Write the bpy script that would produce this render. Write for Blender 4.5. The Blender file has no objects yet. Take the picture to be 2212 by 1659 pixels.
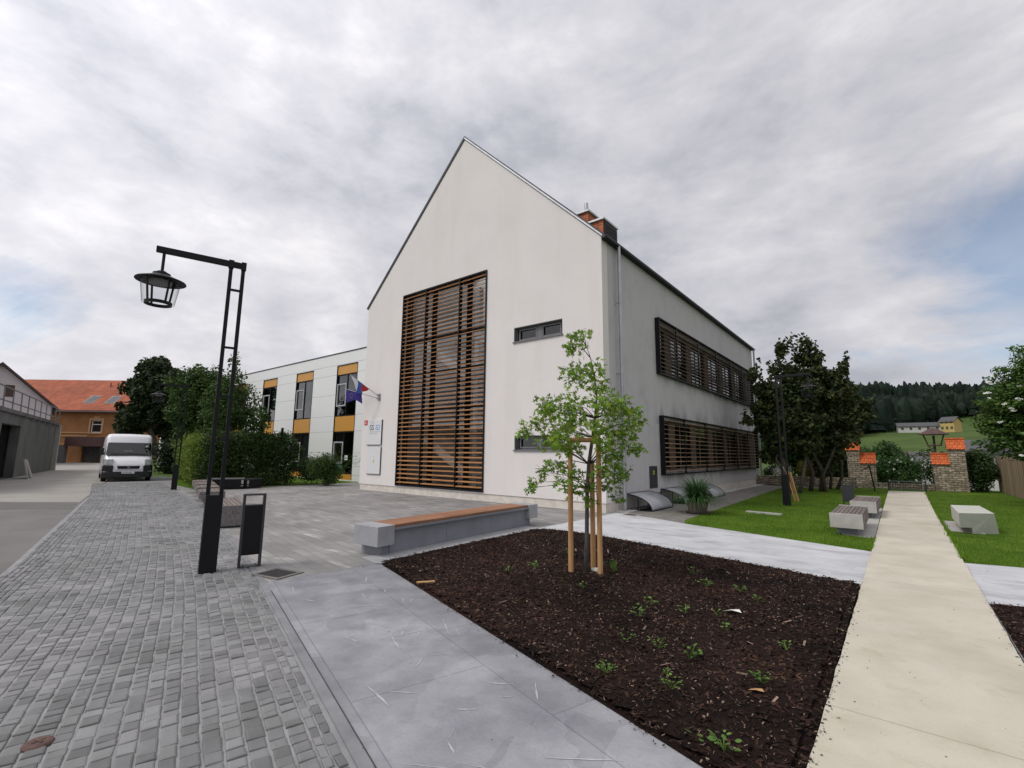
import bpy, bmesh, math, random
from mathutils import Vector, Matrix, noise
from mathutils.geometry import tessellate_polygon
R_ = math.radians
random.seed(7)
rnd = random.random
def U(a, b): return a + (b - a) * rnd()
sc = bpy.context.scene
COL = sc.collection

# ------------------------------------------------------------------ camera
yaw, pit, rol = R_(-38.952), R_(8.4425), R_(0.5877)
F0 = Vector((math.sin(yaw), math.cos(yaw), 0)); R0 = Vector((math.cos(yaw), -math.sin(yaw), 0)); U0 = Vector((0, 0, 1))
Fv = F0 * math.cos(pit) + U0 * math.sin(pit); Uv = U0 * math.cos(pit) - F0 * math.sin(pit)
Rv = R0 * math.cos(rol) + Uv * math.sin(rol); Uv = Uv * math.cos(rol) - R0 * math.sin(rol)
cam = bpy.data.objects.new('camera', bpy.data.cameras.new('camera'))
COL.objects.link(cam)
cam.matrix_world = Matrix(((Rv.x, Uv.x, -Fv.x, 0), (Rv.y, Uv.y, -Fv.y, 0), (Rv.z, Uv.z, -Fv.z, 1.6), (0, 0, 0, 1)))
cam.data.sensor_width = 36; cam.data.lens = 16.512
cam.data.clip_start = 0.05; cam.data.clip_end = 5000
sc.camera = cam

# ------------------------------------------------------------------ light
SUN = Vector((-0.50, -0.72, 1.05)).normalized()     # towards the sun, behind thin cloud
sun = bpy.data.objects.new('sun', bpy.data.lights.new('sun', 'SUN'))
COL.objects.link(sun)
sun.data.energy = 1.45; sun.data.angle = R_(14); sun.data.color = (1, 0.965, 0.91)
sun.rotation_euler = SUN.to_track_quat('Z', 'Y').to_euler()
sc.view_settings.view_transform = 'Standard'; sc.view_settings.look = 'None'
sc.view_settings.exposure = 0.0; sc.view_settings.gamma = 1.0

w = bpy.data.worlds.new("World"); sc.world = w; w.use_nodes = True
nt = w.node_tree; N = nt.nodes; L = nt.links
for n in list(N): N.remove(n)
def wn(t, **k):
    n = N.new(t)
    for a, b in k.items(): setattr(n, a, b)
    return n
out = wn('ShaderNodeOutputWorld'); bg1 = wn('ShaderNodeBackground'); bg2 = wn('ShaderNodeBackground'); mixs = wn('ShaderNodeMixShader')
sky = wn('ShaderNodeTexSky', sky_type='NISHITA', sun_disc=False)
sky.sun_elevation = math.asin(SUN.z); sky.sun_rotation = math.atan2(SUN.x, SUN.y)
L.new(sky.outputs[0], bg1.inputs[0]); bg1.inputs[1].default_value = 0.12
tc = wn('ShaderNodeTexCoord'); sep = wn('ShaderNodeSeparateXYZ'); L.new(tc.outputs['Generated'], sep.inputs[0])
def wm(op, a, b=None, clamp=False):
    n = wn('ShaderNodeMath', operation=op); n.use_clamp = clamp
    for i, v in enumerate((a, b)):
        if v is None: continue
        if isinstance(v, (int, float)): n.inputs[i].default_value = v
        else: L.new(v, n.inputs[i])
    return n.outputs[0]
zz = wm('ADD', wm('MAXIMUM', sep.outputs[2], 0.0), 0.38)
comb = wn('ShaderNodeCombineXYZ'); L.new(wm('DIVIDE', sep.outputs[0], zz), comb.inputs[0]); L.new(wm('DIVIDE', sep.outputs[1], zz), comb.inputs[1])
comb.inputs[2].default_value = 3.7
def wnoise(scale, detail, rough, dist, rot=0, sx=1, sy=1, off=(0, 0, 0)):
    m = wn('ShaderNodeMapping'); L.new(comb.outputs[0], m.inputs[0]); m.inputs['Rotation'].default_value = (0, 0, rot); m.inputs['Scale'].default_value = (sx, sy, 1); m.inputs['Location'].default_value = off
    n = wn('ShaderNodeTexNoise'); L.new(m.outputs[0], n.inputs['Vector']); n.inputs['Scale'].default_value = scale
    n.inputs['Detail'].default_value = detail; n.inputs['Roughness'].default_value = rough; n.inputs['Distortion'].default_value = dist
    return n.outputs['Fac']
def wramp(fac, pts):
    r = wn('ShaderNodeValToRGB'); L.new(fac, r.inputs[0]); e = r.color_ramp.elements
    while len(e) > 1: e.remove(e[-1])
    e[0].position = pts[0][0]; e[0].color = (*pts[0][1], 1)
    for p, c in pts[1:]: x = e.new(p); x.color = (*c, 1)
    return r
big = wnoise(1.0, 4, 0.55, 0.1, 0.6, 1, 1.15)
fine = wnoise(2.6, 10, 0.58, 0.08, 0.9, 1, 1.3, (3, 1, 0))
m3 = wn('ShaderNodeMapping'); L.new(tc.outputs['Generated'], m3.inputs[0]); m3.inputs['Scale'].default_value = (1, 1, 2.1); m3.inputs['Location'].default_value = (.3, 1.1, .2)
n3 = wn('ShaderNodeTexNoise'); L.new(m3.outputs[0], n3.inputs['Vector']); n3.inputs['Scale'].default_value = 4.6; n3.inputs['Detail'].default_value = 11; n3.inputs['Roughness'].default_value = 0.60; n3.inputs['Distortion'].default_value = 0.15
cl = wm('ADD', wm('ADD', wm('MULTIPLY', big, 0.27), wm('MULTIPLY', fine, 0.20)), wm('MULTIPLY', n3.outputs['Fac'], 0.53))
cr = wramp(cl, [(0.38, (0.50, 0.515, 0.575)), (0.46, (0.635, 0.635, 0.69)), (0.53, (0.735, 0.725, 0.77)), (0.62, (0.90, 0.885, 0.91))])
L.new(cr.outputs[0], bg2.inputs[0])
# cloud is brighter round the veiled sun (behind the photographer) than opposite it
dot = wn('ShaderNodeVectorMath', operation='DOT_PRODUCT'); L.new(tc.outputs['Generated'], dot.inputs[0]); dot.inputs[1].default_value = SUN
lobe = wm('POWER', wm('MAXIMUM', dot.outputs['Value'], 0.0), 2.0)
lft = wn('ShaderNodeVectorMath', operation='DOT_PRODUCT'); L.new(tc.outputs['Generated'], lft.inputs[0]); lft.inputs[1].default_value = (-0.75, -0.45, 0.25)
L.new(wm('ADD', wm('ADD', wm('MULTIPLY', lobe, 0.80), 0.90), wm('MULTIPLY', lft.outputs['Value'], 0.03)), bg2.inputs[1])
gap = wnoise(1.15, 8, 0.62, 0.4, 0.5, 0.85, 1.35, (1.35, 0.4, 0))
lowz = wm('MULTIPLY', wm('SUBTRACT', 0.62, sep.outputs[2], True), 0.62)        # cloud deck thins toward the horizon
# two breaks in the deck: low on the left, and upper right
def brk(v, p, k):
    d = wn('ShaderNodeVectorMath', operation='DOT_PRODUCT'); L.new(tc.outputs['Generated'], d.inputs[0]); d.inputs[1].default_value = Vector(v).normalized()
    return wm('MULTIPLY', wm('POWER', wm('MAXIMUM', d.outputs['Value'], 0.0), p), k)
DL = Fv * 1 + Rv * ((40 - 1106) / 1014.6) - Uv * ((670 - 829.5) / 1014.6)
DR = Fv * 1 + Rv * ((2190 - 1106) / 1014.6) - Uv * ((540 - 829.5) / 1014.6)
gsum = wm('ADD', wm('ADD', wm('ADD', gap, wm('MULTIPLY', lowz, 0.12)), brk(DL, 320, 0.22)), brk(DR, 90, 0.28))
gr = wramp(gsum, [(0.62, (1, 1, 1)), (0.79, (0.28, 0.28, 0.28))])
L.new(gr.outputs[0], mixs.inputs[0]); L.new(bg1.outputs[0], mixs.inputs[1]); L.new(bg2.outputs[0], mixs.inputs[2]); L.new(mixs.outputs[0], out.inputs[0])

# ------------------------------------------------------------------ materials
def M(name, col, col2=None, rough=0.7, var=0.12, sc_=4.0, det=5, bump=0.0, bsc=60, metal=0.0, spec=0.35, island=0.0, stretch=(1, 1, 1), coat=0.0, bdist=0.004, world=True, trans=0.0, ihue=0.0):
    m = bpy.data.materials.new(name); m.use_nodes = True; nt = m.node_tree; n = nt.nodes; l = nt.links
    b = n['Principled BSDF']; b.inputs['Roughness'].default_value = rough; b.inputs['Metallic'].default_value = metal
    b.inputs['Specular IOR Level'].default_value = spec
    if coat: b.inputs['Coat Weight'].default_value = coat
    geo = n.new('ShaderNodeNewGeometry'); tcc = n.new('ShaderNodeTexCoord')
    mp = n.new('ShaderNodeMapping'); mp.inputs['Scale'].default_value = stretch
    l.new(geo.outputs['Position'] if world else tcc.outputs['Object'], mp.inputs[0])
    tx = n.new('ShaderNodeTexNoise'); l.new(mp.outputs[0], tx.inputs['Vector']); tx.inputs['Scale'].default_value = sc_; tx.inputs['Detail'].default_value = det; tx.inputs['Roughness'].default_value = 0.6
    rp = n.new('ShaderNodeValToRGB'); rp.color_ramp.elements[0].position = 0.32; rp.color_ramp.elements[1].position = 0.68
    if col2 is None:
        c1 = [c * (1 - var) for c in col]; c2 = [min(1, c * (1 + var)) for c in col]
    else: c1, c2 = col, col2
    rp.color_ramp.elements[0].color = (*c1, 1); rp.color_ramp.elements[1].color = (*c2, 1)
    l.new(tx.outputs['Fac'], rp.inputs[0]); outc = rp.outputs[0]
    if island:
        mr = n.new('ShaderNodeMapRange'); mr.inputs['To Min'].default_value = 1 - island; mr.inputs['To Max'].default_value = 1 + island
        l.new(geo.outputs['Random Per Island'], mr.inputs[0])
        hs = n.new('ShaderNodeHueSaturation'); l.new(outc, hs.inputs['Color']); l.new(mr.outputs[0], hs.inputs['Value'])
        if ihue:
            m2 = n.new('ShaderNodeMapRange'); m2.inputs['To Min'].default_value = 0.5 - ihue; m2.inputs['To Max'].default_value = 0.5 + ihue
            fr = n.new('ShaderNodeMath'); fr.operation = 'FRACT'; mu = n.new('ShaderNodeMath'); mu.operation = 'MULTIPLY'; mu.inputs[1].default_value = 37.7
            l.new(geo.outputs['Random Per Island'], mu.inputs[0]); l.new(mu.outputs[0], fr.inputs[0]); l.new(fr.outputs[0], m2.inputs[0]); l.new(m2.outputs[0], hs.inputs['Hue'])
        outc = hs.outputs[0]
    l.new(outc, b.inputs['Base Color'])
    if trans:   # thin leaf: some light passes through
        tr = n.new('ShaderNodeBsdfTranslucent'); l.new(outc, tr.inputs[0]); mx = n.new('ShaderNodeMixShader'); mx.inputs[0].default_value = trans
        l.new(b.outputs[0], mx.inputs[1]); l.new(tr.outputs[0], mx.inputs[2]); l.new(mx.outputs[0], n['Material Output'].inputs[0])
    if bump:
        t2 = n.new('ShaderNodeTexNoise'); l.new(mp.outputs[0], t2.inputs['Vector']); t2.inputs['Scale'].default_value = bsc; t2.inputs['Detail'].default_value = 4
        bp = n.new('ShaderNodeBump'); bp.inputs['Strength'].default_value = bump; bp.inputs['Distance'].default_value = bdist
        l.new(t2.outputs['Fac'], bp.inputs['Height']); l.new(bp.outputs[0], b.inputs['Normal'])
    m['outc'] = 1
    return m
def colsock(m):  # (base colour link source, tree)
    nt = m.node_tree; b = nt.nodes['Principled BSDF']; return b.inputs['Base Color'].links[0].from_socket, nt, b
def brickover(m, scale, bw, rh, mortar, mcol, rotz=0.0, c1=(0.9,)*3, c2=(1.1,)*3, axes='xy', bias=0.0, offset=0.5, bump=0.3, squash=1.0, sf=1, wob=0.0, loc=(0, 0, 0)):
    """multiply a brick pattern over a material's colour"""
    src, nt, b = colsock(m); n = nt.nodes; l = nt.links
    geo = n.new('ShaderNodeNewGeometry'); sp = n.new('ShaderNodeSeparateXYZ'); l.new(geo.outputs['Position'], sp.inputs[0]); cb = n.new('ShaderNodeCombineXYZ')
    l.new(sp.outputs['XYZ'.index(axes[0].upper())], cb.inputs[0]); l.new(sp.outputs['XYZ'.index(axes[1].upper())], cb.inputs[1])
    mp = n.new('ShaderNodeMapping'); mp.inputs['Rotation'].default_value = (0, 0, rotz); mp.inputs['Location'].default_value = loc
    last = cb.outputs[0]
    if wob:
        nz = n.new('ShaderNodeTexNoise'); nz.inputs['Scale'].default_value = 3.0; l.new(cb.outputs[0], nz.inputs['Vector'])
        vm = n.new('ShaderNodeVectorMath'); vm.operation = 'MULTIPLY_ADD'; l.new(nz.outputs['Color'], vm.inputs[0]); vm.inputs[1].default_value = (wob, wob, 0); l.new(cb.outputs[0], vm.inputs[2]); last = vm.outputs[0]
    l.new(last, mp.inputs[0])
    br = n.new('ShaderNodeTexBrick'); l.new(mp.outputs[0], br.inputs['Vector']); br.inputs['Scale'].default_value = scale; br.inputs['Brick Width'].default_value = bw; br.inputs['Row Height'].default_value = rh
    br.inputs['Mortar Size'].default_value = mortar; br.inputs['Mortar Smooth'].default_value = 0.1; br.inputs['Bias'].default_value = bias
    br.inputs['Color1'].default_value = (*c1, 1); br.inputs['Color2'].default_value = (*c2, 1); br.inputs['Mortar'].default_value = (*mcol, 1); br.offset = offset
    mx = n.new('ShaderNodeMix'); mx.data_type = 'RGBA'; mx.blend_type = 'MULTIPLY'; mx.inputs[0].default_value = 1
    l.new(src, mx.inputs[6]); l.new(br.outputs['Color'], mx.inputs[7]); l.new(mx.outputs[2], b.inputs['Base Color'])
    if bump:
        bp = n.new('ShaderNodeBump'); bp.invert = True; bp.inputs['Strength'].default_value = bump; bp.inputs['Distance'].default_value = 0.006; l.new(br.outputs['Fac'], bp.inputs['Height'])
        if b.inputs['Normal'].links: l.new(b.inputs['Normal'].links[0].from_socket, bp.inputs['Normal'])
        l.new(bp.outputs[0], b.inputs['Normal'])
    return m
def blotch(m, scale, lo, hi, c_dark, c_light=(1, 1, 1), stretch=(1, 1, 1), det=4, rough=0.6, band=None):
    """multiply by a noise stain; band=width makes thin vein lines instead"""
    src, nt, b = colsock(m); n = nt.nodes; l = nt.links
    geo = n.new('ShaderNodeNewGeometry'); mp = n.new('ShaderNodeMapping'); mp.inputs['Scale'].default_value = stretch; mp.inputs['Location'].default_value = (scale * 3.1, scale * 1.7, 0); l.new(geo.outputs['Position'], mp.inputs[0])
    tx = n.new('ShaderNodeTexNoise'); l.new(mp.outputs[0], tx.inputs['Vector']); tx.inputs['Scale'].default_value = scale; tx.inputs['Detail'].default_value = det; tx.inputs['Roughness'].default_value = rough
    fac = tx.outputs['Fac']
    rp = n.new('ShaderNodeValToRGB'); e = rp.color_ramp.elements
    if band:
        s = n.new('ShaderNodeMath'); s.operation = 'SUBTRACT'; l.new(fac, s.inputs[0]); s.inputs[1].default_value = 0.5
        a = n.new('ShaderNodeMath'); a.operation = 'ABSOLUTE'; l.new(s.outputs[0], a.inputs[0])
        t2 = n.new('ShaderNodeTexNoise'); t2.inputs['Scale'].default_value = scale * 2.2; t2.inputs['Detail'].default_value = 1; l.new(mp.outputs[0], t2.inputs['Vector'])
        g = n.new('ShaderNodeMath'); g.operation = 'LESS_THAN'; l.new(t2.outputs['Fac'], g.inputs[0]); g.inputs[1].default_value = 0.53
        ad = n.new('ShaderNodeMath'); ad.operation = 'ADD'; l.new(a.outputs[0], ad.inputs[0]); l.new(g.outputs[0], ad.inputs[1]); fac = ad.outputs[0]
        lo, hi = 0.0, band
    e[0].position = lo; e[1].position = hi; e[0].color = (*c_dark, 1); e[1].color = (*c_light, 1)
    l.new(fac, rp.inputs[0])
    mx = n.new('ShaderNodeMix'); mx.data_type = 'RGBA'; mx.blend_type = 'MULTIPLY'; mx.inputs[0].default_value = 1; mx.clamp_result = False
    l.new(src, mx.inputs[6]); l.new(rp.outputs[0], mx.inputs[7]); l.new(mx.outputs[2], b.inputs['Base Color'])
    return m
def glass(name, tint=(0.45, 0.5, 0.5), refl=0.9, rough=0.02, tr=None, ior=1.6):
    m = bpy.data.materials.new(name); m.use_nodes = True; nt = m.node_tree; n = nt.nodes; l = nt.links; n.remove(n['Principled BSDF'])
    t = n.new('ShaderNodeBsdfTransparent'); t.inputs[0].default_value = (*tint, 1); g = n.new('ShaderNodeBsdfGlossy'); g.inputs['Roughness'].default_value = rough; g.inputs[0].default_value = (refl, refl, refl, 1)
    lw = n.new('ShaderNodeLayerWeight'); pw = n.new('ShaderNodeMath'); pw.operation = 'POWER'; l.new(lw.outputs['Facing'], pw.inputs[0]); pw.inputs[1].default_value = 4.0
    ma = n.new('ShaderNodeMath'); ma.operation = 'MULTIPLY_ADD'; f0 = ((ior - 1) / (ior + 1)) ** 2; l.new(pw.outputs[0], ma.inputs[0]); ma.inputs[1].default_value = 1 - f0; ma.inputs[2].default_value = f0 * 1.5
    mx = n.new('ShaderNodeMixShader'); l.new(ma.outputs[0], mx.inputs[0]); l.new(t.outputs[0], mx.inputs[1]); l.new(g.outputs[0], mx.inputs[2]); l.new(mx.outputs[0], n['Material Output'].inputs[0])
    nz = n.new('ShaderNodeTexNoise'); nz.inputs['Scale'].default_value = 0.6; bp = n.new('ShaderNodeBump'); bp.inputs['Strength'].default_value = 0.05; l.new(nz.outputs['Fac'], bp.inputs['Height']); l.new(bp.outputs[0], g.inputs['Normal'])
    return m

mt = {}
mt['plaster'] = blotch(blotch(M('white_plaster', (0.735, 0.70, 0.675), var=0.025, sc_=0.7, rough=0.9, bump=0.25, bsc=130, spec=0.1), 0.9, 0.38, 0.5, (0.975, 0.972, 0.965), stretch=(1.6, 1.6, 0.25)), 3.5, 0.3, 0.45, (0.975, 0.975, 0.97))
mt['plaster_side'] = blotch(blotch(M('shaded_side_plaster', (0.53, 0.515, 0.52), var=0.03, sc_=0.8, rough=0.9, bump=0.25, bsc=130, spec=0.1), 1.3, 0.33, 0.47, (0.9, 0.9, 0.9), stretch=(1, 0.8, 0.5)), 4.0, 0.32, 0.5, (0.95, 0.95, 0.95), stretch=(1, 1.5, 0.3))  # darker copy of the white plaster, shade of the side face in its colour
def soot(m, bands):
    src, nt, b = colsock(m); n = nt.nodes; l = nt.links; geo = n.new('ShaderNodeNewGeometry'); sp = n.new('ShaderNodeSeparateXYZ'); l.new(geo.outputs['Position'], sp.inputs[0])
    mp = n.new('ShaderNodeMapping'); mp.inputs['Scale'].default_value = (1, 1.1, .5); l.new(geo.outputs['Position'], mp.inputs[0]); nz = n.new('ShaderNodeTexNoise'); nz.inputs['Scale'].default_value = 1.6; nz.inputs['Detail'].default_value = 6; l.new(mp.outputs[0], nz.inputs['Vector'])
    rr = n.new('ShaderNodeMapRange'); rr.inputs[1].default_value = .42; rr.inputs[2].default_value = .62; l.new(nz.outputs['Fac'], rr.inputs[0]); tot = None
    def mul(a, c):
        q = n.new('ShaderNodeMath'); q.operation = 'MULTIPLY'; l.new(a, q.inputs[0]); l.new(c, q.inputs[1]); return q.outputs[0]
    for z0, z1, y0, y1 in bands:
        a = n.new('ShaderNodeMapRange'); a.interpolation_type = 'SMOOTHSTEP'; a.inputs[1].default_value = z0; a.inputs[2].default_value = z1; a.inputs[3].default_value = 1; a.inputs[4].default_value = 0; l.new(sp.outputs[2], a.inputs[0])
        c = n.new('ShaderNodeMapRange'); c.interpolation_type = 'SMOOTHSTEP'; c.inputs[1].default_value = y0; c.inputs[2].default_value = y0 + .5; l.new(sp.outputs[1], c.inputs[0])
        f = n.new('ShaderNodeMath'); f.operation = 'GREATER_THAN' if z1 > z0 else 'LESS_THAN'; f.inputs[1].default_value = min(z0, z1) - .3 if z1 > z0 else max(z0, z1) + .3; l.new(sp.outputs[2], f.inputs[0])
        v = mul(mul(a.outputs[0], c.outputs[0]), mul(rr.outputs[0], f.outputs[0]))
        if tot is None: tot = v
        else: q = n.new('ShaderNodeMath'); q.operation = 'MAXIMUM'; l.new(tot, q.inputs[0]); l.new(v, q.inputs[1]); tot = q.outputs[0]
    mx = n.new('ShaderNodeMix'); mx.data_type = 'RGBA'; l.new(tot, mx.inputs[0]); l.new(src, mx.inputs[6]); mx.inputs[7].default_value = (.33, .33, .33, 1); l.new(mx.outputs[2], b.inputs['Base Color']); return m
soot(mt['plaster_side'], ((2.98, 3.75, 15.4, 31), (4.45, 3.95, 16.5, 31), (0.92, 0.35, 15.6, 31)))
mt['plinth'] = blotch(M('plinth_render', (0.66, 0.62, 0.56), var=0.04, sc_=3, rough=0.9, bump=0.3, bsc=90, spec=0.1), 5, 0.36, 0.55, (0.88, 0.86, 0.83))
mt['panel_white'] = M('white_cladding', (0.76, 0.765, 0.75), var=0.015, sc_=0.5, rough=0.35, spec=0.4)
mt['panel_ochre'] = M('ochre_cladding', (0.56, 0.27, 0.045), var=0.05, sc_=0.8, rough=0.4, spec=0.4)
mt['black'] = M('black_steel', (0.006, 0.006, 0.0075), var=0.2, sc_=6, rough=0.5, spec=0.25, world=False)
mt['anthracite'] = M('anthracite_steel', (0.035, 0.037, 0.042), var=0.15, sc_=5, rough=0.5, world=False)
mt['greyframe'] = M('grey_frame', (0.16, 0.16, 0.17), var=0.08, rough=0.5)
mt['zinc'] = M('zinc', (0.42, 0.43, 0.45), var=0.12, sc_=3, rough=0.38, metal=0.7)
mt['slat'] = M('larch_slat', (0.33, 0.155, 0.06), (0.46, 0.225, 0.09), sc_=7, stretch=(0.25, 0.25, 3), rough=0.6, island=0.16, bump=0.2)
mt['slat_dull'] = M('dull_larch_slat', (0.26, 0.17, 0.11), (0.40, 0.25, 0.15), sc_=0.6, rough=0.65, island=0.25)  # larch toned down, shade on the lower side louvre put into its colour
mt['slat_grey'] = M('shaded_slat', (0.12, 0.085, 0.065), (0.19, 0.14, 0.11), sc_=7, stretch=(0.3, 0.3, 3), rough=0.7, island=0.25)  # larch darkened for the shade on the side louvre; shutter panels share it
mt['glass'] = glass('window_glass', (0.42, 0.46, 0.46), 0.85)
mt['glass_stair'] = glass('stair_glass', (0.93, 0.94, 0.94), 0.9, ior=1.6)
mt['glass_dark'] = glass('dark_window_glass', (0.2, 0.22, 0.23), 0.8)
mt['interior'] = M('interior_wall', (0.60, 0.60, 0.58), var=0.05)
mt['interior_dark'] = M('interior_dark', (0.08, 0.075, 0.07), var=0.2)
mt['stair'] = M('stair_concrete', (0.80, 0.80, 0.78), var=0.05)
mt['roof_dark'] = M('dark_roof', (0.05, 0.05, 0.055), var=0.2, rough=0.6)
mt['chimney_brick'] = brickover(M('chimney_brick', (0.36, 0.105, 0.045), var=0.2, sc_=8, rough=0.85), 1, 0.24, 0.078, 0.010, (1.3, 1.9, 2.6), axes='xz', c1=(0.8,)*3, c2=(1.25,)*3)
mt['concrete'] = blotch(M('light_concrete', (0.40, 0.385, 0.355), var=0.1, sc_=9, rough=0.85, bump=0.3, bsc=70), 3, 0.3, 0.6, (0.86, 0.86, 0.86))
mt['bench_stone'] = blotch(M('bench_stone', (0.235, 0.245, 0.27), var=0.07, sc_=3, rough=0.7, bump=0.15, bsc=90), 2.2, 0.35, 0.55, (0.9, 0.9, 0.92))
mt['bench_end'] = blotch(M('bench_end_stone', (0.33, 0.335, 0.35), var=0.08, sc_=5, rough=0.75, bump=0.3, bsc=90), 4, 0.3, 0.6, (0.92, 0.92, 0.92))
mt['terrazzo'] = M('terrazzo', (0.075, 0.07, 0.07), (0.24, 0.22, 0.21), sc_=42, det=2, rough=0.8)
mt['bench_wood'] = M('bench_wood', (0.25, 0.115, 0.06), (0.36, 0.18, 0.10), sc_=9, stretch=(2, 0.2, 1), rough=0.55, island=0.2, bump=0.2)
mt['bench_wood_grey'] = M('bench_wood_weathered', (0.13, 0.105, 0.09), (0.21, 0.175, 0.15), sc_=9, stretch=(2, 0.3, 1), rough=0.7, island=0.2)
mt['stake'] = M('stake_wood', (0.40, 0.21, 0.085), (0.56, 0.33, 0.15), sc_=12, stretch=(2, 2, 0.3), rough=0.75, bump=0.3)
mt['bark'] = M('bark', (0.045, 0.035, 0.028), (0.12, 0.10, 0.08), sc_=18, stretch=(1.5, 1.5, 0.4), rough=0.9, bump=0.6, bsc=40, bdist=0.01)
mt['bark_grey'] = M('young_bark', (0.06, 0.055, 0.05), (0.13, 0.12, 0.105), sc_=18, stretch=(1.5, 1.5, 0.4), rough=0.9, bump=0.4)
def leafmat(name, a, b, isl=0.35, tr=0.35, hue=0.02, rough=0.5): return M(name, a, b, sc_=1.2, rough=rough, island=isl, trans=tr, spec=0.16, ihue=hue)
mt['leaf_oak'] = leafmat('oak_leaf', (0.125, 0.235, 0.022), (0.25, 0.38, 0.05), 0.38, 0.42)
mt['leaf_dark'] = leafmat('chestnut_leaf', (0.020, 0.034, 0.013), (0.048, 0.070, 0.028), 0.4, 0.15, rough=0.6)
mt['leaf_mid'] = leafmat('hornbeam_leaf', (0.032, 0.068, 0.016), (0.075, 0.13, 0.032), 0.4, 0.25)
mt['leaf_hedge'] = leafmat('hedge_leaf', (0.022, 0.045, 0.012), (0.05, 0.085, 0.022), 0.45, 0.2)
mt['leaf_hedge_sunlit'] = leafmat('hedge_leaf_sunlit', (0.10, 0.155, 0.022), (0.19, 0.25, 0.045), 0.4, 0.3)  # brighter copy of the hedge leaf, sunlight put into its colour
mt['leaf_maple'] = leafmat('maple_leaf', (0.026, 0.042, 0.015), (0.078, 0.088, 0.032), 0.65, 0.22, 0.03, 0.6)
mt['leaf_shrub'] = leafmat('shrub_leaf', (0.03, 0.075, 0.02), (0.065, 0.13, 0.035), 0.4, 0.25)
mt['leaf_yellow'] = leafmat('yellow_shrub_leaf', (0.12, 0.14, 0.02), (0.21, 0.21, 0.035), 0.35, 0.3)
mt['leaf_elder'] = leafmat('elder_leaf', (0.06, 0.12, 0.025), (0.12, 0.20, 0.05), 0.4, 0.3)
mt['leaf_weed'] = leafmat('weed_leaf', (0.09, 0.17, 0.03), (0.16, 0.27, 0.06), 0.35, 0.3)
mt['leaf_pot'] = leafmat('strap_leaf', (0.03, 0.075, 0.022), (0.075, 0.15, 0.05), 0.4, 0.2)
mt['petal'] = M('white_petal', (0.72, 0.72, 0.66), var=0.06, island=0.15, rough=0.7)
mt['grass'] = leafmat('grass_blade', (0.095, 0.185, 0.014), (0.17, 0.29, 0.030), 0.3, 0.3)

# ground materials
mt['asphalt'] = blotch(blotch(M('asphalt', (0.175, 0.165, 0.155), var=0.08, sc_=1.4, rough=0.85, bump=0.25, bsc=120), 0.35, 0.35, 0.6, (0.82, 0.81, 0.80)), 60, 0.3, 0.7, (0.86,)*3, (1.1,)*3)
mt['asphalt_dark'] = M('dark_asphalt', (0.13, 0.125, 0.118), var=0.08, sc_=1.4, rough=0.85, bump=0.25, bsc=120)
mt['asphalt_light'] = blotch(M('light_street', (0.32, 0.305, 0.28), var=0.06, sc_=0.9, rough=0.85, bump=0.2, bsc=120), 0.5, 0.35, 0.6, (0.85, 0.84, 0.82))
mt['mortar'] = M('sett_mortar', (0.22, 0.22, 0.222), (0.30, 0.30, 0.305), sc_=3, rough=0.95, bump=0.5, bsc=150)
mt['sett'] = blotch(M('granite_sett', (0.165, 0.166, 0.172), (0.230, 0.231, 0.240), sc_=2.2, rough=0.75, bump=0.5, bsc=70, island=0.26, ihue=0.025), 0.8, 0.36, 0.62, (0.80, 0.81, 0.76), (1.12, 1.09, 1.07))
slab = M('large_slab', (0.255, 0.256, 0.270), (0.335, 0.336, 0.353), sc_=1.1, rough=0.7, bump=0.25, bsc=150)
blotch(slab, 0.9, 0.38, 0.56, (0.74, 0.74, 0.76)); blotch(slab, 45, 0.3, 0.7, (0.93,)*3, (1.06,)*3); blotch(slab, 2.6, 0.40, 0.50, (0.90, 0.90, 0.915), det=6)
def facets(m, scale, lo, hi, wob=.5):
    src, nt, b = colsock(m); n = nt.nodes; l = nt.links; geo = n.new('ShaderNodeNewGeometry'); nz = n.new('ShaderNodeTexNoise'); nz.inputs['Scale'].default_value = 2.0; l.new(geo.outputs['Position'], nz.inputs['Vector'])
    vm = n.new('ShaderNodeVectorMath'); vm.operation = 'MULTIPLY_ADD'; l.new(nz.outputs['Color'], vm.inputs[0]); vm.inputs[1].default_value = (wob, wob, 0); l.new(geo.outputs['Position'], vm.inputs[2])
    vo = n.new('ShaderNodeTexVoronoi'); vo.inputs['Scale'].default_value = scale; l.new(vm.outputs[0], vo.inputs['Vector']); sp = n.new('ShaderNodeSeparateColor'); l.new(vo.outputs['Color'], sp.inputs[0])
    mr = n.new('ShaderNodeMapRange'); mr.inputs[3].default_value = lo; mr.inputs[4].default_value = hi; l.new(sp.outputs[0], mr.inputs[0]); cb = n.new('ShaderNodeCombineColor')
    for i in range(3): l.new(mr.outputs[0], cb.inputs[i])
    mx = n.new('ShaderNodeMix'); mx.data_type = 'RGBA'; mx.blend_type = 'MULTIPLY'; mx.inputs[0].default_value = 1; l.new(src, mx.inputs[6]); l.new(cb.outputs[0], mx.inputs[7]); l.new(mx.outputs[2], b.inputs['Base Color']); return m
facets(slab, 2.3, .88, 1.08); facets(slab, 5.5, .95, 1.05, .3)
mt['slab'] = brickover(slab, 1, 1.65, 1.0, 0.005, (0.72, 0.72, 0.72), rotz=R_(17), c1=(0.93,)*3, c2=(1.04,)*3)
pz = M('plaza_paver', (0.225, 0.218, 0.21), (0.30, 0.29, 0.282), sc_=0.9, rough=0.75, bump=0.25, bsc=120)
blotch(pz, 0.45, 0.36, 0.6, (0.82, 0.81, 0.80)); blotch(pz, 30, 0.3, 0.7, (0.9,)*3, (1.08,)*3)
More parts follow.
